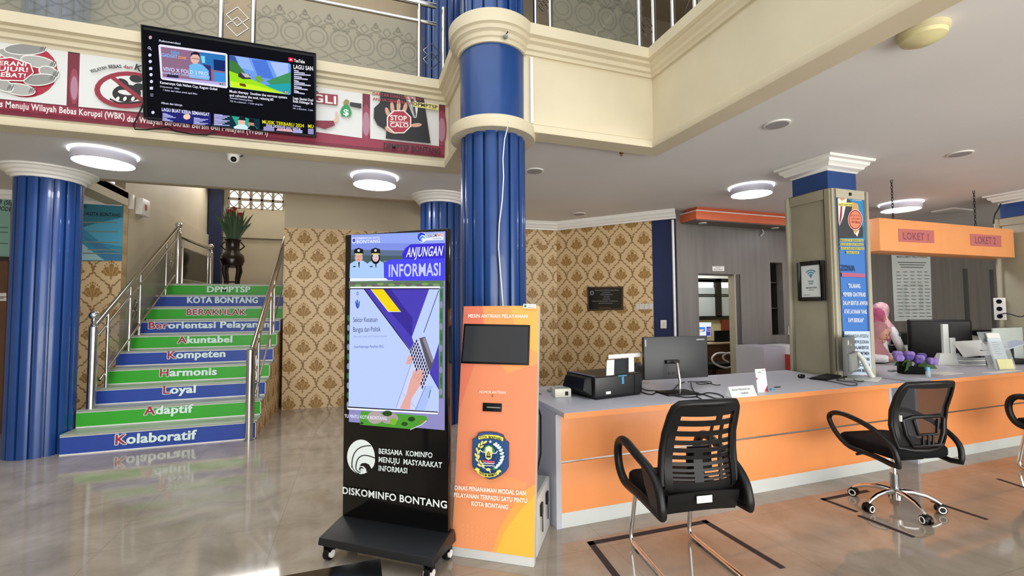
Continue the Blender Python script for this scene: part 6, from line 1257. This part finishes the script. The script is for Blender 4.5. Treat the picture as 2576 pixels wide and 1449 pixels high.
    for x, y in ((-.208, .12), (.208, .12), (-.213, -.28), (.213, -.28)): MB().box(x-.012, y-.02, 0, x+.012, y+.02, .008).build('glide', BLACK, t, local=True)
    return t
c1 = cantilever('black cantilever visitor chair with slatted back and chrome sled frame in front of the counter')
dup(c1, (5.885, 2.19, 0), R(-8), 'black visitor chair with chrome frame cut off by the right edge')
t = thing('swivel_chair', 'black mesh back swivel chair on five chrome legs with casters', 'chair', (3.77, 2.29, 0), R(-10))
MESH = mat('black_mesh_fabric', '18181a', .8, noise=.1, scale=200, alpha=.62)
hw = lambda z: lerp(z, [(.50, .19), (.60, .215), (.72, .225), (.86, .22), (.95, .20)])
yc = lambda z: lerp(z, [(.48, -.235), (.58, -.245), (.66, -.235), (.78, -.25), (.95, -.32)])
f = lambda u, z: Vector((u*hw(z), yc(z)+.05*u*u, z))
b = MB().tube([f(-.95, .50), f(-1, .56), f(-1, .66), f(-1, .76), f(-1, .86), f(-.99, .92), f(-.93, .95), f(-.5, .958), f(0, .96), f(.5, .958), f(.93, .95), f(.99, .92), f(1, .86), f(1, .76), f(1, .66), f(1, .56), f(.95, .50), f(.5, .49), f(0, .487), f(-.5, .49)], .017, 10, closed=True); surf(b, f, -.97, .97, .925, .955, .016, 8, 1); surf(b, f, -.98, -.88, .52, .94, .016, 1, 10); surf(b, f, .88, .98, .52, .94, .016, 1, 10); b.build('back_frame', PLAST, t, local=True)
b = MB(); surf(b, f, -.93, .93, .52, .94, .003, 10, 10); b.build('back_mesh', MESH, t, local=True)
b = MB(); g = lambda u, z: f(u, z)+Vector((0, -.012, 0)); 
b.tube([g(-.75, .70), g(-.5, .72), g(.5, .72), g(.75, .70), g(.7, .6), g(.55, .52), g(-.55, .52), g(-.7, .6)], .013, 8, closed=True); b.tube([g(-.45, .70), g(-.35, .60), g(.35, .60), g(.45, .70)], .010, 8)
for u in (-.2, 0, .2): b.tube([g(u, .60), g(u, .53)], .008, 6)
b.build('lumbar_frame', PLAST, t, local=True)
MB().box(-.225, -.262, .70, -.215, -.25, .74).build('side_tag', WHITEP, t, local=True)
MB().rbox(-.24, -.235, .425, .24, .26, .50, .09, 0, None, 6).build('seat', MATTE, t, bevel=.032, local=True, seg=3); MB().box(-.11, -.13, .385, .11, .13, .43).build('tilt_mechanism', BLACK, t, bevel=.01, local=True); MB().tube([(-.1, .05, .40), (-.2, .06, .39), (-.25, .06, .385)], .010, 8).build('tilt_lever', BLACK, t, local=True)
for k in (-1, 1):
    x = k*.27; MB().tube([Vector(p) for p in smooth([(x*.95, -.26, .40), (x, -.235, .52), (x*1.04, -.10, .615), (x*1.08, .08, .665), (x*1.08, .20, .66), (x*1.07, .25, .61), (x*1.04, .20, .51), (x*.98, .10, .43), (x*.9, -.05, .415), (x*.9, -.20, .395)], 4)], .018, 10, closed=True).build('armrest', PLAST, t, local=True)
MB().tube([(0, 0, .24), (0, 0, .39)], .016, 14).build('gas_lift', CHROME, t, local=True); MB().tube([(0, 0, .08), (0, 0, .25)], .027, 16).build('lift_sleeve', mat('grey_steel', '8f9092', .25, 1), t, local=True); MB().tube([(0, 0, .07), (0, 0, .13)], .042, 16).build('hub', CHROME, t, local=True)
for k in range(5):
    a = R(104+10+72*k); c_, s_ = math.cos(a), math.sin(a); MB().tube([(c_*r_, s_*r_, z) for r_, z in ((.03, .125), (.10, .128), (.18, .112), (.23, .088), (.262, .065))], [.02, .019, .016, .014, .013], 10).build('base_leg', CHROME, t, local=True)
    tx, ty = -s_, c_; cb = MB().tube([(c_*.262+tx*d_, s_*.262+ty*d_, .032) for d_ in (-.026, -.008)], .031, 18).tube([(c_*.262+tx*d_, s_*.262+ty*d_, .032) for d_ in (.008, .026)], .031, 18).tube([(c_*.262-tx*.012, s_*.262-ty*.012, .045), (c_*.262+tx*.012, s_*.262+ty*.012, .045)], .025, 12); co = cb.build('caster', BLACK, t, local=True)
    w_ = MB()
    for d_ in (-.0275, .0275): w_.tube([(c_*.262+tx*d_+(c_*math.cos(q_))*.021, s_*.262+ty*d_+(s_*math.cos(q_))*.021, .032+.021*math.sin(q_)) for q_ in [j*math.pi/8 for j in range(16)]], .004, 6, closed=True)
    w_.build('wheel_ring', WHITEP, co, local=True)
# ================================================================ PEOPLE
SKIN = mat('brown_skin', 'b98a6c', .5, noise=.04); SHIRT = mat('white_uniform_cloth', 'e2e1e2', .75, noise=.04, bump=.15, scale=14); TROUS = mat('dark_trouser_cloth', '23252c', .8)
def skinmesh(name, J, E, m, parent, sub=2, root=0):
    """J: list of (pos, radius); E: edges"""
    me = bpy.data.meshes.new(name); me.from_pydata([Vector(p) for p, r_ in J], E, []); o = bpy.data.objects.new(name, me); COL.objects.link(o)
    md = o.modifiers.new('s', 'SKIN'); md.use_smooth_shade = True; md.branch_smoothing = .5
    sv = me.skin_vertices[0].data
    for i, (p, r_) in enumerate(J): sv[i].radius = (r_, r_) if not isinstance(r_, tuple) else r_
    sv[root].use_root = True
    s2 = o.modifiers.new('d', 'SUBSURF'); s2.levels = sub; s2.render_levels = sub
    bpy.context.view_layer.update(); dg = bpy.context.evaluated_depsgraph_get(); nm = bpy.data.meshes.new_from_object(o.evaluated_get(dg)); bpy.data.objects.remove(o); nm.name = name
    nm.materials.clear(); nm.materials.append(m); nm.polygons.foreach_set('use_smooth', [True]*len(nm.polygons))
    o = bpy.data.objects.new(name, nm); COL.objects.link(o); o.parent = parent; return o
def chain(J, E, pts, start=None):
    i0 = start
    for p in pts:
        J.append(p); k = len(J)-1
        if i0 is not None: E.append((i0, k))
        i0 = k
    return i0
def person(label, loc, rz, scarf, seated, head, hpitch, shoulder, arms, patch=False, face=True):
    """local frame: faces +y; head = head centre, shoulder = mid-shoulder point"""
    t = thing('person', label, 'person', loc, rz); hp = (0, 0, .50 if seated else .88); H = Vector(head); S = Vector(shoulder); P0 = Vector(hp); mid = P0.lerp(S, .5)
    J, E = [], []; k = chain(J, E, [(P0, .12), (mid, .105), (S-Vector((0, 0, .05)), .10), (S+(H-S)*.35, .045), (H-Vector((0, 0, .05)), .06), (H+Vector((0, 0, .03)), .078), (H+Vector((0, 0, .08)), .055)])
    CJ, CE = [], []; chain(CJ, CE, [(P0-Vector((0, 0, .08 if not seated else 0)), .16), (mid, .145), (S-Vector((0, 0, .05)), .125), (S+Vector((0, 0, .02)), .07)])
    for sd in (-1, 1):
        el, wr = arms[0 if sd < 0 else 1]; sh = S+Vector((sd*.16, 0, -.03)); el = Vector(el); wr = Vector(wr); d = (wr-el).normalized()
        a = chain(J, E, [(sh, .05), (el, .036), (wr, .026), (wr+d*.05, .03), (wr+d*.085, .03)], 2)
        chain(CJ, CE, [(sh, .068), (sh.lerp(el, .5), .062), (el, .056), (el.lerp(wr, .5), .054), (wr+d*.03, .046)], 2)
        sx = d.cross(Vector((0, 0, 1))).normalized(); dn = Vector((0, 0, -1))
        for i, (o_, L_) in enumerate(((-.030, .06), (-.010, .072), (.011, .068), (.031, .052))): chain(J, E, [(wr+d*.10+sx*o_, .0095), (wr+d*(.10+L_*.55)+sx*o_*1.15+dn*.006, .009), (wr+d*(.10+L_)+sx*o_*1.2+dn*.022, .0075)], a)
        chain(J, E, [(wr+d*.045-sx*sd*.036, .011), (wr+d*.085-sx*sd*.055+dn*.008, .010), (wr+d*.115-sx*sd*.052+dn*.016, .008)], a-1)
    LJ, LE = [(P0, .15)], []
    for sd in (-1, 1):
        x = sd*.095
        pts = [(Vector((x, .02, hp[2]-.02)), .10), (Vector((x, .42, .50)), .075), (Vector((x, .44, .10)), .052), (Vector((x, .46, .05)), .04)] if seated else [(Vector((x, 0, .80)), .10), (Vector((x, .02, .47)), .072), (Vector((x, -.01, .09)), .05), (Vector((x, .02, .045)), .04)]
        chain(LJ, LE, pts, 0); b_ = [(p, r_*.72) for p, r_ in pts]+[(pts[-1][0]+Vector((0, .11, -.012)), .03)]; chain(J, E, b_, 0)
        MB().ball(pts[-1][0]+Vector((0, .05, -.005)), (.045, .12, .04), 14, 8).build('shoe', BLACK, t, local=True)
    skinmesh('body', J, E, SKIN, t); skinmesh('blouse', CJ, CE, SHIRT, t); skinmesh('trousers', LJ, LE, TROUS, t)
    M = Matrix.Translation(H) @ Matrix.Rotation(hpitch, 4, 'X')
    # face
    fm = MB().ball((0, .012, 0), (.070, .088, .108), 20, 14, M=M.to_3x3()); fm.v = [tuple(Vector(p)+H) for p in fm.v]
    fm.ball(M @ Vector((0, .105, -.012)), (.013, .020, .024), 10, 6); fm.ball(M @ Vector((0, .088, -.072)), (.030, .022, .026), 10, 6); fm.build('face', SKIN, t, local=True)
    e = MB()
    for sd in (-1, 1): e.ball(M @ Vector((sd*.028, .088, .012)), (.011, .007, .006), 8, 5)
    e.build('eyes', BLACK, t, local=True); MB().ball(M @ Vector((0, .099, -.047)), (.021, .008, .007), 10, 6).build('mouth', mat('lip', '9a4a46', .5), t, local=True)
    # headscarf: hood open at the face, falling on the shoulders
    hj = MB(); n = 26; rows = [(.135, .0, .02), (.12, .065, .05), (.085, .098, .082), (.04, .108, .104), (-.01, .106, .112), (-.06, .098, .106), (-.11, .095, .10), (-.16, .12, .12), (-.22, .175, .15), (-.29, .205, .165), (-.33, .20, .16)]
    P = []; nr_ = len(rows)
    for j, (z, rx, ry) in enumerate(rows):
        for i in range(n):
            a = R(90)+R(360)*i/n; op = 0
            q = Vector((rx*math.cos(a)*(1+.03*math.sin(5*a+j)), ry*math.sin(a)*(1+.03*math.sin(4*a-j))-.012, z))
            q = (M @ q) if z > -.12 else (H+(Matrix.Rotation(hpitch*.4, 3, 'X') @ q)).lerp(M @ q, max(0, (z+.2)/.09) if z > -.2 else 0); P.append(q)
    F = []
    for j in range(nr_-1):
        for i in range(n):
            ang = min(i+.5, n-i-.5)/n*360
            if 2 <= j <= 4 and ang < (44, 56, 52)[j-2]: continue
            F.append((j*n+i, (j+1)*n+i, (j+1)*n+(i+1) % n, j*n+(i+1) % n))
    hj.add(P, F, 0, smooth=True); o = hj.build('headscarf', scarf, t, local=True); sm = o.modifiers.new('thickness', 'SOLIDIFY'); sm.thickness = .008; sb = o.modifiers.new('soft', 'SUBSURF'); sb.levels = 1; sb.render_levels = 2
    if patch:
        sh = S+Vector((.16, 0, -.03)); el = Vector(arms[1][0]); c_ = sh.lerp(el, .35); MB().lathe([(.034, 0), (.034, .004), (.001, .005)], c_+Vector((.064, .012, 0)), 20, M=Matrix.Rotation(R(90), 3, 'Y').to_4x4()).build('shoulder_badge', mat('grey_green_badge', '6b7a78', .6), t, local=True)
    return t
def wpos(x, y, Y): return CAM+ray(x, y)*(Y/ray(x, y).y)
h1 = wpos(2210, 836, 3.80)
person('person in mauve headscarf and white shirt bending over the second counter', (h1.x-.12, 4.14, 0), R(-162), mat('mauve_cloth', 'a06d72', .8, noise=.08, bump=.2, scale=10), True, (0.0, .36, h1.z), R(-26), (0, .22, h1.z-.22), (((-.20, .30, .86), (-.06, .50, .862)), ((.20, .26, .86), (.20, .48, .862))))
h3 = wpos(2212, 782, 4.75)
person('person in pale pink headscarf and white uniform standing behind the counter', (h3.x-.02, 4.75, 0), R(-88), mat('pale_pink_pattern_cloth', 'c99fa6', .8, noise=.35, scale=30), False, (0, .06, h3.z), R(-12), (0, .02, h3.z-.24), (((-.26, .0, h3.z-.52), (-.24, .16, h3.z-.70)), ((.26, 0, h3.z-.52), (.24, .16, h3.z-.70))), True)
h2 = wpos(2203, 797, 4.32)
person('person in raspberry red headscarf and white shirt between two others behind the counter', (h2.x-.02, 4.40, 0), R(-120), mat('raspberry_cloth', 'a2496a', .8, noise=.3, scale=26, bump=.3), False, (0, .10, h2.z), R(-10), (0, .04, h2.z-.23), (((-.26, .04, h2.z-.5), (-.22, .22, h2.z-.66)), ((.26, .04, h2.z-.5), (.22, .22, h2.z-.66))))
# ---------------------------------------------------------------- groups of repeats
GRP = {'fluted_column': 'fluted blue columns', 'square_pillar': 'square clad pillars', 'ceiling_speaker': 'round ceiling speakers', 'downlight': 'downlights under the canopy', 'visitor_chair': 'black visitor chairs',
       'service_counter': 'orange service counters', 'trophy': 'trophies in the wall niches', 'floor_tape': 'tape marks on the floor', 'balcony_railing': 'chrome balcony railings', 'stair_railing': 'steel stair railings', 'monitor': 'computer monitors', 'person': 'people behind the second counter'}
for o in COL.objects:
    if o.parent is None and o.get('label'):
        k = o.name.split('.')[0]
        if k in GRP: o['group'] = GRP[k]
        elif k == 'ceiling_lamp' and o['label'].startswith('lit'): o['group'] = 'lit round ceiling lamps'
